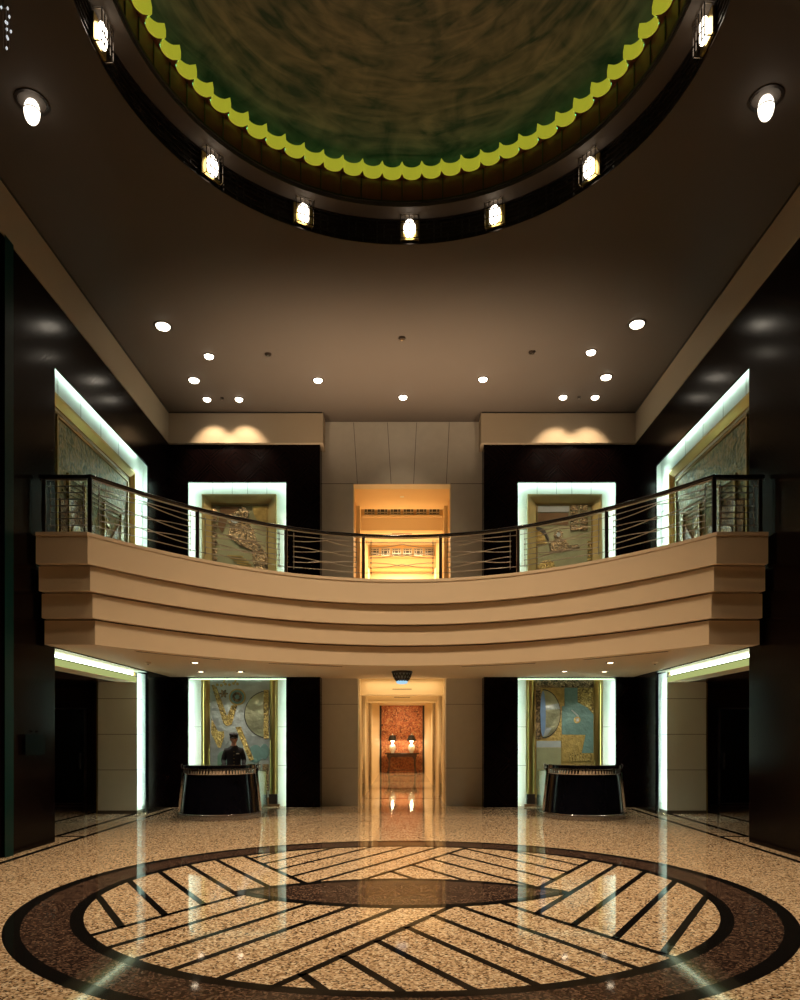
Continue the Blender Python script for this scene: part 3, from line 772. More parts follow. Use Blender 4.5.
# bowl lantern under the balcony
p = (0, 16.2, HS + .015); t = thing('ceiling_lantern', p, 'dark bowl shaped pierced lantern under the balcony in front of the corridor', 'lantern')
m = MB(); m.lathe([(.225, 0), (.235, -.02), (.225, -.045), (.20, -.05)], n=32); m.build('rim', 'bronze', t)
m = MB()
for k in range(16):
    a = 2 * PI * k / 16
    pts = [(rr * math.cos(a + tw), rr * math.sin(a + tw), zz) for rr, zz, tw in ((.205, -.05, 0), (.195, -.11, .12), (.165, -.17, .24), (.12, -.22, .36))]
    m.path(pts, .009, 5)
    pts = [(rr * math.cos(a - tw), rr * math.sin(a - tw), zz) for rr, zz, tw in ((.205, -.05, 0), (.195, -.11, .12), (.165, -.17, .24), (.12, -.22, .36))]
    m.path(pts, .009, 5)
for rr, zz in ((.198, -.10), (.17, -.165)):
    m.path([(rr * math.cos(2 * PI * k / 32), rr * math.sin(2 * PI * k / 32), zz) for k in range(33)], .008, 5)
m.build('pierced_bowl', 'bronze', t)
m = MB(); m.lathe([(.19, -.05), (.18, -.11), (.15, -.165), (.11, -.21)], n=28); m.build('inner_glass', 'greyblue', t)
m = MB(); m.lathe([(.125, -.215), (.13, -.24), (.11, -.27), (.06, -.285), (.001, -.29)], n=28); m.build('lens', 'blueglow', t)

# ------------------------------------------------------------------ railing on the balcony
rl = thing('balcony_railing', (0, 14.5, HCAP), 'dark curved handrail with thin metal rods standing on the cream balcony', 'railing')
def rc(x): return crv(x) + .14
def px_on_curve(px):
    k = (px - PX) / FPX; x = k * 12
    for _ in range(60): x = k * rc(x) * .5 + x * .5
    return x
RX = [px_on_curve(q) for q in (90, 197.4, 286, 363.5)]
posts = [(-5.5, rc(XE))] + [(x, rc(x)) for x in RX] + [(-x, rc(x)) for x in RX[::-1]] + [(5.5, rc(XE))]
L = lambda x, y, z: (x, y - 14.5, z)
pts = [L(-5.56, rc(XE), .89), L(-4.9, rc(XE), .89)] + [L(x, rc(x), .89) for x in [RX[0] + (-2 * RX[0]) * k / 60 for k in range(61)]] + [L(4.9, rc(XE), .89), L(5.56, rc(XE), .89)]
m = MB(); m.path(pts, (.035, .03), 12); m.build('handrail', 'black', rl)
m = MB(); m.path([(x, y, z - .045) for x, y, z in pts], (.022, .012), 8); m.build('under_rail', 'steel', rl)
for x, y in posts:
    m = MB(); m.box(x - .03, x + .03, y - 14.5 - .02, y - 14.5 + .02, 0, .86); m.box(x - .05, x + .05, y - 14.5 - .04, y - 14.5 + .04, 0, .012); m.build('post', 'bronze', rl, bevel=.004)
for i in range(len(posts) - 1):
    (xa, ya), (xb, yb) = posts[i], posts[i + 1]
    if abs(xb - xa) > 3: continue
    Ln = math.hypot(xb - xa, yb - ya); ux, uy = (xb - xa) / Ln, (yb - ya) / Ln; ins = .15 if Ln > 1.2 else .1
    p0 = (xa + ux * ins, ya + uy * ins - 14.5); p1 = (xb - ux * ins, yb - uy * ins - 14.5)
    for px_, py_ in (p0, p1):
        m = MB(); m.tube((px_, py_, .10), (px_, py_, .80), .007, n=6)
        for k in range(7): m.sphere((px_, py_, .14 + .1 * k), .018, 5)
        m.build('baluster', 'steel', rl)
    for z in (.14, .74):
        m = MB(); m.tube((xa, ya - 14.5, z), (*p0, z), .007, n=6); m.build('tie_rod', 'steel', rl)
        m = MB(); m.tube((xb, yb - 14.5, z), (*p1, z), .007, n=6); m.build('tie_rod', 'steel', rl)
    mid = ((p0[0] + p1[0]) / 2, (p0[1] + p1[1]) / 2)
    for k in range(7):
        z = .14 + .1 * k
        m = MB()
        bow = .07 if Ln > 1.2 else .0
        sgn_ = 1 if k % 2 else -1
        m.path([(p0[0] + (p1[0] - p0[0]) * q, p0[1] + (p1[1] - p0[1]) * q, z + (bow * sgn_ * (1 - abs(q - .5) * 2) ** 2 if 0 < k < 6 else 0)) for q in [j / 12 for j in range(13)]], .008, 6)
        m.build('rod', 'steel', rl)

# ------------------------------------------------------------------ relief panels
def half_round(mb, x, y, r, z0, z1, n=12, mi=0):
    rings = [[(x - r * math.cos(PI * i / n), y - r * math.sin(PI * i / n) * .7, z) for i in range(n + 1)] for z in (z0, z1)]
    mb.loft(rings, mi, True, True)
def disc(cx, cy, r, n=40, a0=0, a1=2 * PI, rx=1):
    full = abs(a1 - a0 - 2 * PI) < 1e-6
    return [(cx + rx * r * math.cos(a0 + (a1 - a0) * k / (n if full else n - 1)), cy + r * math.sin(a0 + (a1 - a0) * k / (n if full else n - 1))) for k in range(n)]

YPB = YB + .32            # face of the surround
def lower_panel(sgn, label):
    cx = sgn * (OX0 + OX1) / 2; t = thing('relief_panel', (cx, YPB, 0), label, 'wall art', 'tall metal relief panels behind the desks')
    W, Hh = .73, HS - .02
    for sx in (-1, 1):
        m = MB(); half_round(m, sx * (W + .095), 0, .095, .30, Hh); m.box(sx * (W + .19), sx * (W + .205), -.05, 0, .30, Hh); m.build('frame_column', 'brass', t)
        m = MB(); m.box(sx * W, sx * (W + .20), -.09, 0, .06, .30); m.build('plinth', 'bronze', t)
    m = MB(); m.box(-W - .26, W + .26, -.14, 0, 0, .06); m.box(-W, W, -.06, 0, .06, .22); m.build('base', 'copper', t)
    return t, W, Hh
def world_poly(pts, scale, ox, oy, cx):
    out = []
    for u, v in pts:
        X, _, Z = at(ox + u / scale, oy + v / scale, YPB); out.append((X - cx, Z))
    return out
def relief(t, cx, name, pts, m_, d1, scale, ox, oy, d0=.0, side=None, raw=False):
    b = MB(); P = pts if raw else world_poly(pts, scale, ox, oy, cx)
    b.prism(P, lambda u, v, d: (u, -d, v), d0, d1, 0, 1 if side else None)
    return b.build(name, [m_, side] if side else m_, t)

# left one
cx = -(OX0 + OX1) / 2; t, W, Hh = lower_panel(-1, 'silver and gold relief panel with a half disc at its right, behind the attendant'); S, OX, OY = 8.889, 200, 665
R = lambda nm, pts, m_, d, d0=.015, side='darkline': relief(t, cx, nm, pts, m_, d, S, OX, OY, d0, side)
b = MB(); b.box(-W, W, -.015, 0, .22, Hh); b.build('field', 'silver', t)
R('half_disc', disc(608, 440, 213, 40, math.radians(101), math.radians(259)), 'darkline', .035)
R('half_disc', [(x, y) for x, y in disc(608, 440, 205, 40, math.radians(101.5), math.radians(258.5))], 'disc_metal', .045, .03)
R('side_strip', [(570, 222), (614, 222), (614, 655), (570, 655)], 'gold_r', .05)
R('inlay_band', [(104, 178), (150, 196), (245, 455), (283, 360), (336, 352), (285, 528), (236, 545), (212, 520)], 'gold_r', .045)
R('zigzag', [(212, 548), (366, 545), (480, 840), (440, 862), (420, 862), (325, 580), (230, 720), (212, 700)], 'silver', .035)
R('inlay_bar', [(318, 552), (368, 547), (482, 840), (444, 852)], 'gold_r', .055, .03)
R('inlay_wedge', [(104, 470), (165, 590), (218, 590), (218, 640), (190, 735), (165, 735), (104, 610)], 'gold_r', .05)
R('ring', disc(335, 285, 74), 'gold_s', .04); R('ring', disc(335, 285, 62), 'bluegreen', .05, .035); R('boss', disc(335, 285, 44), 'patina_f', .058, .045); R('boss', disc(335, 285, 20), 'bluegreen', .065, .055)
R('rosette', [(212 + (30 + 10 * math.cos(6 * q)) * math.cos(q), 255 + (30 + 10 * math.cos(6 * q)) * math.sin(q)) for q in [2 * PI * k / 60 for k in range(60)]], 'patina_f', .045)
for k in range(7): R('stud', disc(120 + k * 36, 188 - (k % 2) * 8 - k * 3, 12, 12), 'gold_s', .04)
R('plate', [(112, 120), (165, 112), (215, 112), (222, 130), (205, 158), (118, 160)], 'greyblue', .04); R('plate', [(250, 118), (318, 112), (322, 132), (305, 155), (248, 155)], 'greyblue', .04)
R('stroke', [(205, 160), (226, 108), (236, 108), (220, 160)], 'gold_s', .05); R('stroke', [(306, 158), (326, 108), (336, 108), (320, 158)], 'gold_s', .05)
R('cloud', disc(495, 790, 80, 30, rx=.8), 'bluegreen', .03); R('cloud', disc(575, 770, 70, 30, rx=.55), 'bluegreen', .035)
R('carved_block', [(560, 880), (614, 880), (614, 1115), (540, 1115)], 'patina_f', .04)
# right one
cx = (OX0 + OX1) / 2; t, W, Hh = lower_panel(1, 'gold and blue green relief panel with bottle shape, behind the empty desk'); S, OX, OY = 7.273, 510, 665
b = MB(); b.box(-W, W, -.015, 0, .22, Hh); b.build('field', 'gold_s', t)
R('border_block', [(184, 108), (605, 108), (605, 165), (184, 165)], 'patina_f', .035)
R('border_block', [(490, 166), (605, 166), (605, 356), (560, 310), (490, 272)], 'gold_r', .04)
R('border_block', [(186, 170), (222, 170), (222, 540), (186, 540)], 'patina_f', .03)
R('half_disc', disc(238, 355, 178, 40, math.radians(-90), math.radians(90), rx=.72), 'darkline', .03)
R('half_disc', disc(238, 355, 170, 40, math.radians(-90), math.radians(90), rx=.72), 'disc_metal', .05, .025)
R('wedge', [(238, 300), (350, 280), (360, 320), (240, 330)], 'silver', .055, .04); R('wedge', [(238, 450), (300, 460), (270, 510), (238, 520)], 'silver', .055, .04)
R('blade', [(236 + (1 if q < 1 else -1) * 20 * math.cos(PI * (q % 1 - .5)), 355 + (1 if q < 1 else -1) * 165 * math.sin(PI * (q % 1 - .5))) for q in [k / 20 for k in range(40)]], mat('blue_steel', (.20, .32, .52), .3, metal=.5, vary=.2), .07, .05)
R('bottle', [(395, 166), (488, 166), (488, 272), (560, 312), (605, 362), (605, 640), (520, 640), (546, 508), (375, 506), (375, 300), (395, 300)], 'bluegreen', .04)
R('arm', [(440, 330), (450, 326), (500, 372), (492, 380)], 'silver', .055, .035); R('boss', disc(485, 400, 24, 16), 'gold_s', .055, .035); R('boss', [(474, 390), (496, 388), (496, 410), (476, 412)], 'silver', .065, .05)
R('gold_foot', [(375, 508), (546, 508), (518, 640), (605, 642), (605, 700), (375, 700)], 'gold_s', .035)
for k in range(9): R('flute', [(430 + k * 19, 640), (438 + k * 19, 640), (440 + k * 19, 698), (428 + k * 19, 698)], 'gold_r', .05, .03)
R('lower_plate', [(190, 552), (368, 552), (368, 600), (190, 600)], 'greyblue', .037)
R('lower_plate', [(190, 602), (368, 602), (368, 900), (190, 900)], 'patina_g', .035)

# upper back panels
def frame4(t, x0, x1, z0, z1, w, d, m_, name='frame', plane='x'):
    b = MB()
    outer = [(x0, z0), (x1, z0), (x1, z1), (x0, z1)]; inner = [(x0 + w, z0), (x1 - w, z0), (x1 - w, z1 - w), (x0 + w, z1 - w)]
    P = (lambda u, v, dd: (u, -dd, v)) if plane == 'x' else (lambda u, v, dd: (plane * dd, u, v))
    prof = [(0, .0), (0, d), (.25, d), (1.0, d * .35), (1.0, 0)]
    def pt(k, f): o_, i_ = outer[k], inner[k]; return o_[0] + (i_[0] - o_[0]) * f, o_[1] + (i_[1] - o_[1]) * f
    for a, c in ((0, 3), (3, 2), (2, 1)):
        rings = [[P(*pt(q, f), dd) for f, dd in prof] for q in (a, c)]
        b.loft(rings, 0, False, True)
    b.build(name, m_, t)
for sgn, label in ((-1, 'upper bronze relief panel with quarter disc, left of the stone centre wall'), (1, 'upper green gold relief panel with orange band, right of the stone centre wall')):
    cx = sgn * (OX0 + OX1) / 2; t = thing('relief_panel', (cx, YPB, HF), label, 'wall art', 'framed relief panels on the upper back wall')
    zt = 7.64 - HF; W = .91
    frame4(t, -W, W, .0, zt, .22, .10, 'brass_f')
    b = MB()
    for xx in (-.68, .66): b.box(xx, xx + .02, -.05, 0, .02, zt - .24)
    b.box(-.68, .68, -.05, 0, zt - .26, zt - .24); b.build('inner_bead', 'brass_d', t)
    b = MB(); b.box(-.68, .68, -.02, 0, .02, zt - .25); b.build('field', 'patina_g', t)
    S, OX, OY = 5.714, (170 if sgn < 0 else 490), 460
    def R2(nm, pts, m_, d, d0=.018):
        b = MB(); P = [(u, v - HF) for u, v in world_poly(pts, S, OX, OY, cx)]
        b.prism(P, lambda u, v, dd: (u, -dd, v), d0, d, 0); return b.build(nm, m_, t)
    if sgn < 0:
        R2('quarter_disc', [(562, 268)] + [(562 + 88 * math.cos(q), 268 + 110 * math.sin(q)) for q in [PI / 2 + PI / 2 * k / 16 for k in range(17)]], 'gold_s', .045)
        R2('carved_scroll', [(340, 330), (420, 268), (455, 300), (440, 350), (480, 400), (500, 470), (560, 540), (560, 640), (480, 640), (470, 520), (400, 490), (335, 440), (345, 380)], 'patina_f', .06)
        R2('upper_sheet', [(290, 268), (410, 268), (335, 330), (300, 420), (275, 380)], 'copper', .035)
        R2('boss', disc(375, 345, 42, 24), 'patina_f', .07); R2('boss', disc(375, 345, 22, 20), 'greyblue', .08, .06)
        for k in range(7): R2('curl', disc(257, 290 + 46 * k, 18, 10, rx=.9), 'patina_f', .045)
        R2('crescent', [(480 + 60 * math.cos(q), 400 + 70 * math.sin(q)) for q in [PI * .6 + PI * .8 * k / 12 for k in range(13)]], 'gold_s', .04)
        for k in range(5): R2('wave', [(330 + k * 18, 545 + k * 14), (420 + k * 15, 550 + k * 16), (420 + k * 15, 557 + k * 16), (330 + k * 18, 552 + k * 14)], 'gold_s', .04)
    else:
        R2('top_sheet', [(262, 258), (450, 258), (450, 300), (262, 300)], 'greyblue', .035)
        R2('orange_band', [(272, 306), (446, 306), (446, 372), (272, 372)], 'copper', .04)
        for k in range(2):
            for j in range(4): R2('glyph', [(455 + k * 55, 262 + j * 38), (500 + k * 55, 258 + j * 38), (505 + k * 52, 290 + j * 38), (458 + k * 55, 292 + j * 38)], 'patina_f', .05)
        R2('arc_blade', [(262, 380), (310, 400), (335, 450), (335, 475), (312, 430), (262, 396)], 'darkline', .055); R2('quarter_disc', [(262, 480), (262, 400), (300, 420), (322, 480)], 'gold_s', .04)
        R2('boss', disc(388, 430, 26, 20), 'patina_f', .06); R2('boss', disc(388, 430, 12, 16), 'greyblue', .07, .05)
        R2('carved_scroll', [(335, 480), (370, 455), (430, 460), (450, 490), (500, 485), (510, 505), (440, 515), (400, 525), (345, 520)], 'patina_f', .055)
        for k in range(6): R2('rung', [(555, 465 + k * 20), (580, 462 + k * 20), (580, 474 + k * 20), (555, 476 + k * 20)], 'gold_r', .05)
        R2('mound', [(270, 610), (300, 580), (340, 570), (365, 590), (370, 620), (270, 640)], 'gold_r', .04)
# upper side panels
for sgn, label in ((-1, 'large dark bronze relief panel in the upper niche of the left side wall'), (1, 'large dark bronze relief panel in the upper niche of the right side wall')):
    t = thing('relief_panel', (sgn * 5.90, 14.1, HF), label, 'wall art', 'large relief panels on the upper side walls')
    zt = 7.48 - HF
    frame4(t, -1.92, 1.95, 0, zt, .17, .09, 'brass', plane=-sgn)
    P = lambda u, v, dd: (-sgn * dd, u, v)
    def R3(nm, pts, m_, d, d0=.018):
        b = MB(); b.prism(pts, P, d0, d, 0); return b.build(nm, m_, t)
    R3('field', [(-1.68, 0), (1.71, 0), (1.71, zt - .24), (-1.68, zt - .24)], 'patina', .02, 0)
    b = MB()
    for u0, u1, v0, v1 in ((-1.62, -1.58, 0, zt - .3), (1.60, 1.64, 0, zt - .3), (-1.62, 1.64, zt - .33, zt - .29)):
        b.prism([(u0, v0), (u1, v0), (u1, v1), (u0, v1)], P, .01, .05)
    b.build('inner_bead', 'brass_d', t)
    R3('top_sheet', [(-1.55, zt - .36), (1.55, zt - .36), (1.55, zt - .75), (.4, zt - .95), (-.6, zt - 1.0), (-1.55, zt - 1.15)], 'patina', .035)
    R3('carved_field', [(-1.5, .02), (.1, .02), (.25, .8), (-.1, 1.5), (-.9, 1.75), (-1.5, 1.6)], 'patina_f', .05)
    R3('carved_field', [(.5, .05), (1.5, .05), (1.5, 1.5), (1.1, 1.9), (.7, 1.5), (.6, .8)], 'patina_f', .055)
    for q in (-1.2, -.55, .35, 1.2): R3('column', [(q - .03, .02), (q + .03, .02), (q + .03, zt - 1.15), (q - .03, zt - 1.15)], 'gold_r', .07)
    R3('boss', disc(-.85, 1.05, .28, 28), 'gold_r', .075); R3('boss', disc(-.85, 1.05, .15, 24), 'patina_g', .085, .06)
    R3('boss', disc(1.05, 1.3, .22, 24), 'gold_r', .075)
    for k in range(6): R3('bracket', [(.42, .3 + k * .28), (.58, .26 + k * .28), (.58, .40 + k * .28), (.42, .42 + k * .28)], 'gold_r', .065)
    for k in range(4): R3('ripple', [(-1.4 + k * .1, 1.75 + k * .1), (1.4, 2.05 + k * .07), (1.4, 2.08 + k * .07), (-1.4 + k * .1, 1.78 + k * .1)], 'patina_g', .045)

# ------------------------------------------------------------------ reception desks
def desk(sgn, label):
    loc = (sgn * 3.86, 15.62, 0)
    t = thing('reception_desk', loc, label, 'desk', 'curved reception desks', rotz=-sgn * math.radians(9) * -1 * -1)
    def outline(a, b, n=40): return [(-a * math.cos(PI * k / n), -b * math.sin(PI * k / n)) for k in range(n + 1)]
    def solid(levels, mat_, name, back=.03, smooth=True, rib=0):
        m = MB(); rings = []
        for z, gx, gy in levels:
            o_ = outline(.825 * gx, .80 * gy) if not rib else [(x * (1 - rib * (k % 4 in (0,))), y * (1 - rib * (k % 4 in (0,)))) for k, (x, y) in enumerate(outline(.825 * gx, .80 * gy, 144))]; rings.append([(x, y, z) for x, y in o_] + [(.825 * gx, back, z), (-.825 * gx, back, z)])
        m.loft(rings, 0, smooth, True)
        ob = m.build(name, mat_, t)
        es = ob.modifiers.new('split', 'EDGE_SPLIT'); es.split_angle = math.radians(35)
        return ob
    solid([(0, 1.02, 1.02), (.02, 1.035, 1.035), (.11, 1.03, 1.03), (.125, 1.01, 1.01)], 'chrome_d', 'kick_plate', rib=.012)
    solid([(.125, .99, .99), (.5, .945, .95), (.93, .885, .90)], 'desk_black', 'body')
    solid([(.93, .89, .91), (.945, .905, .925), (1.025, .905, .925), (1.035, .89, .91)], 'chrome', 'band', rib=.012)
    solid([(1.035, .91, .93), (1.05, .95, .97), (1.115, .95, .97), (1.125, .935, .955)], 'black', 'counter_top', back=.06)
    for sx in (-1, 1):      # chrome edge strips at both ends
        m = MB(); m.loft([[(sx * .84 * g_ + dx * .022, dy * .022 + .0, z) for dx, dy in ((-1, -1), (1, -1), (1, 1), (-1, 1))] for z, g_ in ((.12, 1.005), (.5, .96), (.94, .90), (1.04, .92))], 0, False); m.build('edge_strip', 'chrome', t)
    # green side screens running back
    for sx in (-1, 1):
        m = MB(); x0, x1 = sx * .85, sx * .95
        m.add([(x0, .035, .02), (x1, 1.52, .02), (x1 * .97, 1.52, .90), (x0 * .93, .035, .98), (x0 - sx * .05, .035, .02), (x1 - sx * .05, 1.52, .02), (x1 * .97 - sx * .05, 1.52, .90), (x0 * .93 - sx * .05, .035, .98)],
              [(0, 1, 2, 3), (4, 5, 6, 7), (0, 1, 5, 4), (1, 2, 6, 5), (2, 3, 7, 6), (3, 0, 4, 7)])
        sc = m.build('side_screen', 'greenp', t)
        m = MB(); m.path([(x0 * .93 - sx * .025, .04, 1.0), (x1 * .97 - sx * .025, 1.53, .915)], (.034, .015), 8); m.build('cap_rail', 'chrome', sc)
        m = MB(); m.path([(x0 * .93, .05, 1.10), (x0 * .95, .18, 1.09), (x0 * .95, .27, 1.05), (x0 * .93, .30, .995)], (.03, .035), 8); m.build('scroll_end', 'steel', sc)
    m = MB(); m.box(-.62, .62, .035, .26, .74, .77); m.build('inner_worktop', 'veneer_d', t)
    return t
deskL = desk(-1, 'black curved desk with chrome bands at which the attendant stands')
deskR = desk(1, 'black curved desk with chrome bands, nobody behind it')

# chair behind the left desk
t = thing('chair', (-3.98, 16.55, 0), 'green upholstered high chair beside the attendant', 'chair', rotz=math.radians(8))
m = MB(); m.lathe([(.26, 0), (.26, .02), (.06, .05), (.035, .06)], n=24); m.build('base', 'chrome', t)
m = MB(); m.tube((0, 0, .06), (0, 0, .68), .028); m.build('stem', 'chrome', t)
m = MB(); m.path([(.2 * math.cos(2 * PI * k / 24), .2 * math.sin(2 * PI * k / 24), .32) for k in range(25)], .011, 6)
for k in range(3): m.tube((0, 0, .32), (.2 * math.cos(2.1 * k), .2 * math.sin(2.1 * k), .32), .009, n=6)
m.build('foot_ring', 'chrome', t)
m = MB(); m.loft([[(x * g_, y * g_, z) for x, y in disc(0, 0, .23, 28)] for z, g_ in ((.68, .8), (.70, 1), (.76, 1.03), (.785, .9))]); m.build('seat', 'fabric', t)
m = MB(); rings = []
for x in [-.19 + .38 * k / 14 for k in range(15)]:
    e = (1 - abs(x / .2) ** 4) ** .35 if abs(x) < .2 else 0
    y = .20 - .06 * (1 - (x / .2) ** 2) * -1
    zt_, zb_ = 1.12 + .26 * e, 1.0 - .17 * e
    rings.append([(x, y - .03 * e - .005, zb_), (x, y + .02, zb_), (x, y + .03, (zt_ + zb_) / 2), (x, y + .02, zt_), (x, y - .03 * e - .005, zt_), (x, y - .045 * e - .005, (zt_ + zb_) / 2)])
m.loft(rings, 0, True, True); m.build('backrest', 'fabric', t)
m = MB(); m.path([(0, .1, .72), (0, .24, .74), (0, .29, .86), (0, .285, 1.0)], (.03, .012), 8); m.build('back_support', 'chrome', t)

# ------------------------------------------------------------------ the attendant
def skinned(name, verts, edges, radii, root=0, sub=2):
    me = bpy.data.meshes.new(name); me.from_pydata(verts, edges, [])
    o = bpy.data.objects.new(name, me); COL.objects.link(o)
    o.modifiers.new('skin', 'SKIN')
    lay = me.skin_vertices[0].data
    for i, r in enumerate(radii):
        lay[i].radius = r if isinstance(r, tuple) else (r, r); lay[i].use_root = (i == root)
    s_ = o.modifiers.new('sub', 'SUBSURF'); s_.levels = sub; s_.render_levels = sub
    dg = bpy.context.evaluated_depsgraph_get()
    nm = bpy.data.meshes.new_from_object(o.evaluated_get(dg))
    vs = [tuple(v.co) for v in nm.vertices]; fs = [tuple(p.vertices) for p in nm.polygons]
    bpy.data.objects.remove(o); bpy.data.meshes.remove(nm)
    return vs, fs

PERS = (-3.70, 16.17, 0)
person = thing('person', PERS, 'person in dark uniform and peaked cap standing behind the left desk, looking down', 'person', rotz=math.radians(14))
# limbs: local -Y is forward
def arm_chain(s):
    return [(s * .155, .01, 1.405), (s * .225, .02, 1.17), (s * .19, -.20, 1.07), (s * .16, -.25, 1.068)]
V, E, Rr = [], [], []
def vert(p, r, par=None):
    V.append(p); Rr.append(r)
    if par is not None: E.append((par, len(V) - 1))
    return len(V) - 1
pel = vert((0, .02, .96), (.15, .11)); sp1 = vert((0, .03, 1.10), (.135, .10), pel); sp2 = vert((0, .03, 1.27), (.155, .115), sp1); ch = vert((0, .02, 1.38), (.115, .08), sp2)
nk = vert((0, .01, 1.50), .058, ch); nk2 = vert((0, -.015, 1.57), .055, nk); hd = vert((0, -.03, 1.63), .062, nk2)
for s in (-1, 1):
    sh, el, wr, pm = arm_chain(s)
    a = vert((sh[0] * .92, sh[1], sh[2] - .02), .042, ch); b_ = vert(((sh[0] + el[0]) / 2, .02, 1.28), .042, a); c_ = vert(el, .042, b_); d_ = vert(wr, .028, c_); p_ = vert(pm, (.036, .02), d_)
    for k, (dx, ln, rr) in enumerate(((-.030, .062, .0085), (-.010, .075, .009), (.010, .070, .009), (.028, .052, .008))):
        f0 = vert((pm[0] + dx, pm[1] - .035, pm[2] + .004), rr + .001, p_); f1 = vert((pm[0] + dx * 1.1, pm[1] - .035 - ln * .55, pm[2] + .002), rr, f0); vert((pm[0] + dx * 1.12, pm[1] - .03 - ln, pm[2] - .016), rr * .85, f1)
    t0 = vert((pm[0] - s * .045, pm[1] + .0, pm[2] - .004), .011, p_); vert((pm[0] - s * .062, pm[1] - .045, pm[2] - .008), .0095, t0)
    hp = vert((s * .09, .02, .90), .092, pel); kn = vert((s * .10, 0, .50), .06, hp); cf = vert((s * .10, .025, .34), .058, kn); an = vert((s * .105, .02, .09), .038, cf); vert((s * .115, -.13, .045), (.04, .03), an)
vs, fs = skinned('body', V, E, Rr, pel)
body = MB(); body.add(vs, fs, 0, True)
# head: ovoid with brow, nose, cheeks, chin; nods forward a little
HCtr = Vector((0, -.035, 1.668)); tilt = Matrix.Rotation(math.radians(12), 3, 'X')
def hp_(v): return tuple(HCtr + tilt @ Vector(v))
hv = []; NR, NS = 26, 36
for k in range(NR + 1):
    th = -PI / 2 + PI * k / NR
    for i in range(NS):
        ph = 2 * PI * i / NS
        x, y, z = math.cos(th) * math.sin(ph), -math.cos(th) * math.cos(ph), math.sin(th)
        wx = .081 * (1 - .22 * max(0, -z) ** 1.3); wy = .098
        X_, Y_, Z_ = x * wx, y * wy, z * .118
        if y < 0:                                            # face
            fr = -y
            if z < -.1: Y_ += .012 * fr * (-z - .1)
            Y_ -= .024 * math.exp(-(X_ / .011) ** 2) * math.exp(-((Z_ + .018) / .020) ** 2) * (1 if Z_ < -.018 else 1)
            Y_ -= .010 * math.exp(-(X_ / .009) ** 2) * math.exp(-((Z_ - .012) / .022) ** 2)
            Y_ += .010 * math.exp(-((abs(X_) - .031) / .014) ** 2) * math.exp(-((Z_ - .010) / .011) ** 2)
            Y_ -= .006 * math.exp(-((Z_ - .032) / .010) ** 2) * math.exp(-(X_ / .045) ** 2)
            Y_ -= .007 * math.exp(-(X_ / .020) ** 2) * math.exp(-((Z_ + .056) / .010) ** 2)
            Y_ -= .012 * math.exp(-(X_ / .022) ** 2) * math.exp(-((Z_ + .096) / .014) ** 2)
        hv.append(hp_((X_, Y_, Z_)))
body.add(hv, [(k * NS + i, k * NS + (i + 1) % NS, (k + 1) * NS + (i + 1) % NS, (k + 1) * NS + i) for k in range(NR) for i in range(NS)], 0, True)
for s in (-1, 1):
    e_ = hp_((s * .031, -.078, .010)); body.sphere(e_, .0115, 7, 1, (1.25, .5, .7))
    er = hp_((s * .074, .012, -.005)); body.sphere(er, .030, 7, 0, (.35, .62, 1.05))
    br = [hp_((s * q, -.086 + (q - .03) ** 2 * 12, .030 + .004 * (1 - abs(q - .03) / .02))) for q in (.014, .024, .036, .048)]; body.path(br, .0032, 5, 3)
lp_ = [hp_((q, -.094 + q * q * 14, -.056 + abs(q) * .04)) for q in (-.022, -.011, 0, .011, .022)]; body.path(lp_, (.006, .005), 6, 2)
body.build('body', ['skin', 'eye', 'lip', 'hair'], person)
# hair
m = MB(); rings = []
for k in range(12):
    th = math.radians(-28 + 112 * k / 11)
    rings.append([hp_((math.cos(th) * math.sin(p) * .0815, -math.cos(th) * math.cos(p) * .1005, math.sin(th) * .1235)) for p in [math.radians(62 + 236 * i / 24) if th < .55 else math.radians(28 + 304 * i / 24) for i in range(25)]])
m.loft(rings, 0, True, False, closed=False); h = m.build('hair', 'hair', person)
sd = h.modifiers.new('thick', 'SOLIDIFY'); sd.thickness = .006
# cap
m = MB()
band_ = lambda r_, z: [hp_((r_ * .080 * math.sin(2 * PI * i / 36), -r_ * .099 * math.cos(2 * PI * i / 36), z + .010 * math.cos(2 * PI * i / 36))) for i in range(36)]
m.loft([band_(1.08, .050), band_(1.12, .055), band_(1.13, .075), band_(1.30, .092), band_(1.26, .106), band_(.8, .118), band_(.02, .122)]); cap = m.build('cap', 'uniform', person)
m = MB(); vis = []
for row, (rr, dz) in enumerate(((1.08, 0), (1.32, -.012), (1.52, -.03))):
    vis.append([hp_((rr * .080 * math.sin(a) * (1 - .12 * row / 2), -rr * .099 * math.cos(a), .062 + dz)) for a in [math.radians(-62 + 124 * i / 16) for i in range(17)]])
m.loft(vis, 0, True, False, closed=False); v_ = m.build('peak', 'black', cap); sd = v_.modifiers.new('thick', 'SOLIDIFY'); sd.thickness = .004
m = MB(); bc = hp_((0, -.112, .088)); m.sphere(bc, .012, 6, 0, (1, .4, 1)); m.build('badge', 'brass', cap)
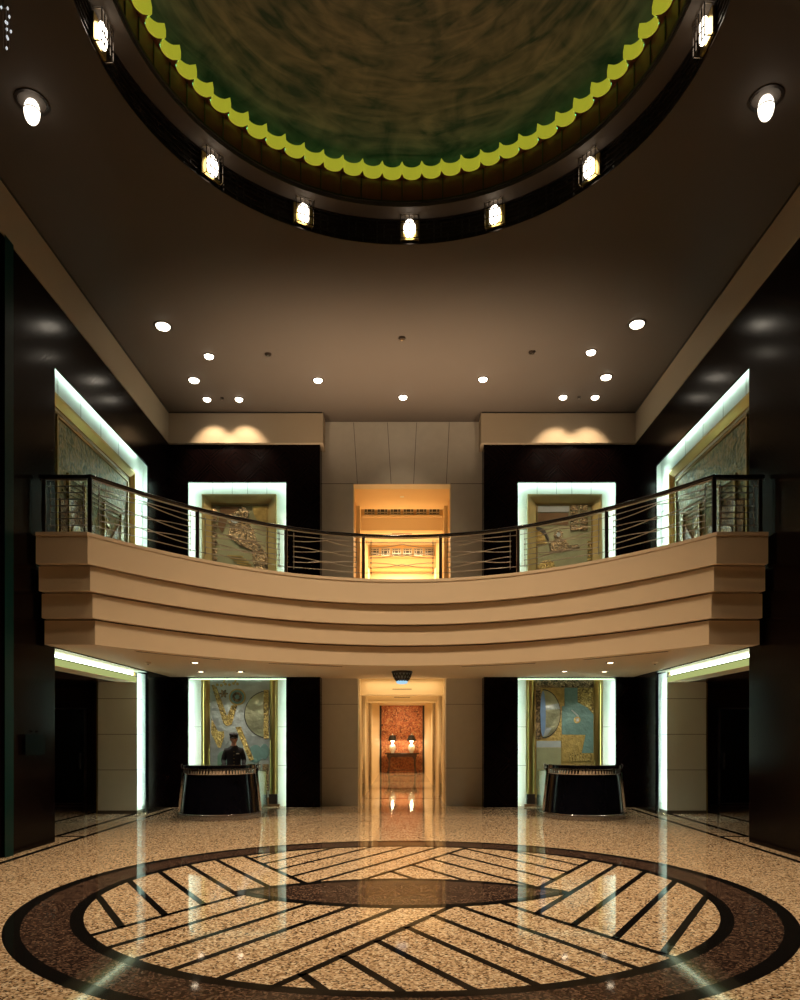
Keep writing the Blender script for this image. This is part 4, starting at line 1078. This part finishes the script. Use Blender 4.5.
# jacket
V, E, Rr = [], [], []
pel = vert((0, .02, .93), (.175, .125)); sp1 = vert((0, .03, 1.10), (.16, .12), pel); sp2 = vert((0, .03, 1.27), (.18, .135), sp1); ch = vert((0, .02, 1.40), (.165, .115), sp2); nk = vert((0, .008, 1.475), (.10, .085), ch); vert((0, .0, 1.535), (.068, .07), nk)
for s in (-1, 1):
    sh, el, wr, pm = arm_chain(s)
    a = vert((sh[0] + s * .005, sh[1], sh[2]), .070, ch); b_ = vert(((sh[0] + el[0]) / 2 + s * .008, .02, 1.29), .064, a); c_ = vert(el, .057, b_); vert((wr[0] * .4 + el[0] * .6, wr[1] * .4 + el[1] * .6, wr[2] * .4 + el[2] * .6), .052, c_); vert((wr[0] * .9 + el[0] * .1, wr[1] * .9 + el[1] * .1, wr[2] * .9 + el[2] * .1), .043, len(V) - 1)
vs, fs = skinned('jacket', V, E, Rr, pel); m = MB(); m.add(vs, fs, 0, True); jk = m.build('jacket', 'uniform', person)
m = MB(); m.box(.055, .115, -.132, -.122, 1.325, 1.345); m.build('name_badge', 'white', jk)
m = MB()
for k in range(5): m.sphere((0, -.125 - .006 * math.sin(k), 1.38 - .075 * k), .009, 5, 0, (1, .5, 1))
m.build('buttons', 'brass', jk)
V, E, Rr = [], [], []
pel = vert((0, .02, .95), (.165, .12))
for s in (-1, 1):
    hp = vert((s * .092, .02, .86), .108, pel); kn = vert((s * .10, 0, .50), .082, hp); vert((s * .105, .02, .10), .066, kn)
vs, fs = skinned('trousers', V, E, Rr, pel); m = MB(); m.add(vs, fs, 0, True); m.build('trousers', 'uniform', person)
for s in (-1, 1):
    m = MB(); m.loft([[(s * .112 + x * g_, -.045 + y * gy, z) for x, y in disc(0, 0, 1, 24)] for z, g_, gy in ((.002, .05, .145), (.03, .052, .148), (.07, .046, .125), (.10, .04, .085))]); m.build('shoe', 'black', person)

# ------------------------------------------------------------------ wall sign and painted teal reflection on the left wall, crystal strand
pz = 735 * 5.58 / (402 - 34.5)
t = thing('wall_sign', (-5.56, 11.16, 1.62), 'small dark glass plate held by two studs on the near left wall', 'sign')
b = MB(); b.box(-.010, 0, -.30, .30, -.19, .12); b.build('plate', 'teal_d', t)
for z in (-.215, .165):
    b = MB(); b.tube((-.035, .06, z + .0), (.006, .06, z), .014, n=10); b.build('stud', 'chrome', t)
b = MB(); b.box(-.035, -.010, -.25, .25, -.15, .08); b.build('stand_off', 'bronze', t)
w = MB(); w.box(-5.58, -5.575, 10.32, 10.55, 0, HCOR); struct(w, 'trim_19', ['teal'], 'tall teal reflection painted as a strip on the near left wall')
t = thing('crystal_chandelier', (-3.80, 7.0, HC), 'strand of small cut crystals hanging from the dark ceiling in the top left corner', 'chandelier')
b = MB(); b.lathe([(.07, 0), (.07, -.02), (.02, -.05)], n=20); b.build('ceiling_rose', 'bronze', t)
b = MB(); b.tube((0, 0, -.05), (0, 0, -.86), .006, n=6); b.build('cord', 'bronze', t)
for k, (dx, dz) in enumerate(((0, -.88), (.045, -.86), (.01, -.96), (-.03, -.97), (.06, -.94), (.02, -1.03), (.055, -1.03), (.075, -1.08), (.03, -1.12), (.055, -1.16), (.035, -1.24))):
    b = MB(); b.lathe([(.001, .018), (.009, .006), (.010, 0), (.007, -.010), (.001, -.02)], c=(dx, (k % 3 - 1) * .03, dz), n=7, sm=False); b.build('crystal', 'crystal', t)
    if k:
        b.v and None
b = MB()
for dx in (.0, .03, .055): b.tube((dx, 0, -.86), (dx + .005, 0, -1.24), .002, n=4)
b.tube((0, 0, -.86), (.06, 0, -.86), .004, n=5); b.build('wire', 'steel', t)

# ------------------------------------------------------------------ lights of the place and added fill spots
WARM = (1, .74, .47)
for p in UPP[:13]:
    spot('downlight_beam', (p[0], p[1], p[2] - .04), 110, WARM, 92, 1.0, .07)
for i in (3, 4, 11, 12):      # pairs before the back cornice
    p = UPP[i]; spot('cornice_beam', (p[0], p[1], p[2] - .07), 150, WARM, 74, .7, .03, (p[0], p[1] + .95, 8.1))
p = UPP[6]; spot('centre_wall_beam', (p[0], p[1], p[2] - .05), 80, WARM, 70, .8, .05, (p[0], p[1] + .95, 7.0))
for p in UPP[13:]:
    spot('spotlight_beam', (p[0], p[1], p[2] - .30), 230, WARM, 76, 1.0, .1, (p[0] * .9, p[1] - .3, 0))
for d, lb in LANT:
    a = math.radians(d); spot('lantern_beam', (3.2 * math.sin(a), CY + 3.2 * math.cos(a), HC - .03), (1150 if abs(d) < 10 else 1000 if abs(d) < 40 else 430 if abs(d) < 60 else 1300), WARM, 96 if abs(d) < 40 else 80, 1.0, .1, (2.6 * math.sin(a) * (1 if abs(d) < 40 else .8), CY + 3.4 * math.cos(a) - (0 if abs(d) < 40 else .6), 0))
for x in (-2.7, -.9, .9, 2.7):      # added unseen spots behind the balcony front, brightening the back ceiling
    spot('balcony_ceiling_fill', (x, 15.9, HF + .25), 960, (1, .72, .46), 76, 1.0, .1, (x, 15.6, HC))
for (x, y, h) in ((201, 671.5, 0), (240.5, 671.5, 0), (604.5, 671.5, 0), (564.5, 671.2, 0)):      # wash from the lamps in front of the lower panels
    p = on(x, y, HS + .015); spot('panel_wash', (p[0], p[1], p[2] - .05), 100, (1, .90, .74), 66, .9, .05, (p[0], YB + .3, 1.2))
a_ = area('corridor_mouth_light', (0, 18.78, 3.235), 8, 1.9, .2, (1, .70, .38)); a_.data.spread = math.radians(140)
for i in (1, 8):
    p = UPP[i]; spot('upper_panel_beam', (p[0], p[1], p[2] - .08), 420, (1, .80, .56), 30, .8, .05, (math.copysign(4.0, p[0]), 18.0, 5.7))
for y, pw in ((21.2, 260), (26.5, 300), (29.5, 260), (32.2, 260)):
    spot('corridor_beam', (0, y, 3.16), pw, (1, .70, .38), 140, 1.0, .1)
for y in (20.6, 24.7):
    for s in (-1, 1): spot('bay_uplight', (s * .92, y, .42), 60, (1, .62, .28), 120, 1, .03, (s * 1.12, y, 2.5))
for y in (18.72, 22.6): spot('beam_uplight', (0, y - .5, 1.2), 70, (1, .68, .34), 120, 1, .2, (0, y + .4, 3.0))
spot('end_wall_beam', (0, 33.2, 3.15), 130, (1, .7, .4), 110, 1, .06, (0, 35.2, 1.3))
for s in (-1, 1): point('table_lamp_bulb', (s * .45, 34.62, 1.50), 16, (1, .78, .48), .05)
area('upper_passage_light', (0, 23.0, 8.18), 130, 1.6, 1.8, (1, .74, .40))
area('upper_passage_light', (0, 27.4, 8.18), 220, 1.6, 2.0, (1, .82, .56))
spot('upper_passage_fill', (0, 19.6, 4.6), 120, (1, .66, .30), 70, 1, .1, (0, 19.6, 8))
spot('upper_passage_beam_fill', (0, 18.9, 4.7), 260, (1, .72, .38), 60, 1, .1, (0, 21, 7.7))  # added spot that lightens the face of the nearer beam
spot('upper_passage_fill', (0, 23.2, 4.6), 300, (1, .80, .54), 90, 1, .1, (0, 23.3, 8))  # added upward spot that brightens the passage ceiling

w = bpy.data.worlds.new('world'); scene.world = w; w.use_nodes = True
w.node_tree.nodes['Background'].inputs[0].default_value = (.02, .022, .03, 1); w.node_tree.nodes['Background'].inputs[1].default_value = .15

# ------------------------------------------------------------------ camera and view
cam = bpy.data.cameras.new('camera'); co = bpy.data.objects.new('camera', cam); COL.objects.link(co)
co.location = (0, 0, EYE); co.rotation_euler = (PI / 2, 0, 0)
cam.sensor_fit = 'AUTO'; cam.sensor_width = 36; cam.lens = 36 * FPX / 1000
cam.shift_x = -(PX - 400) / 1000; cam.shift_y = (PY - 500) / 1000
cam.clip_start = .05; cam.clip_end = 200
scene.camera = co
scene.view_settings.view_transform = 'Standard'; scene.view_settings.look = 'None'
scene.view_settings.exposure = 0; scene.view_settings.gamma = 1; scene.view_settings.use_curve_mapping = False
scene.cycles.use_denoising = True
scene.cycles.max_bounces = 8; scene.cycles.sample_clamp_indirect = 6
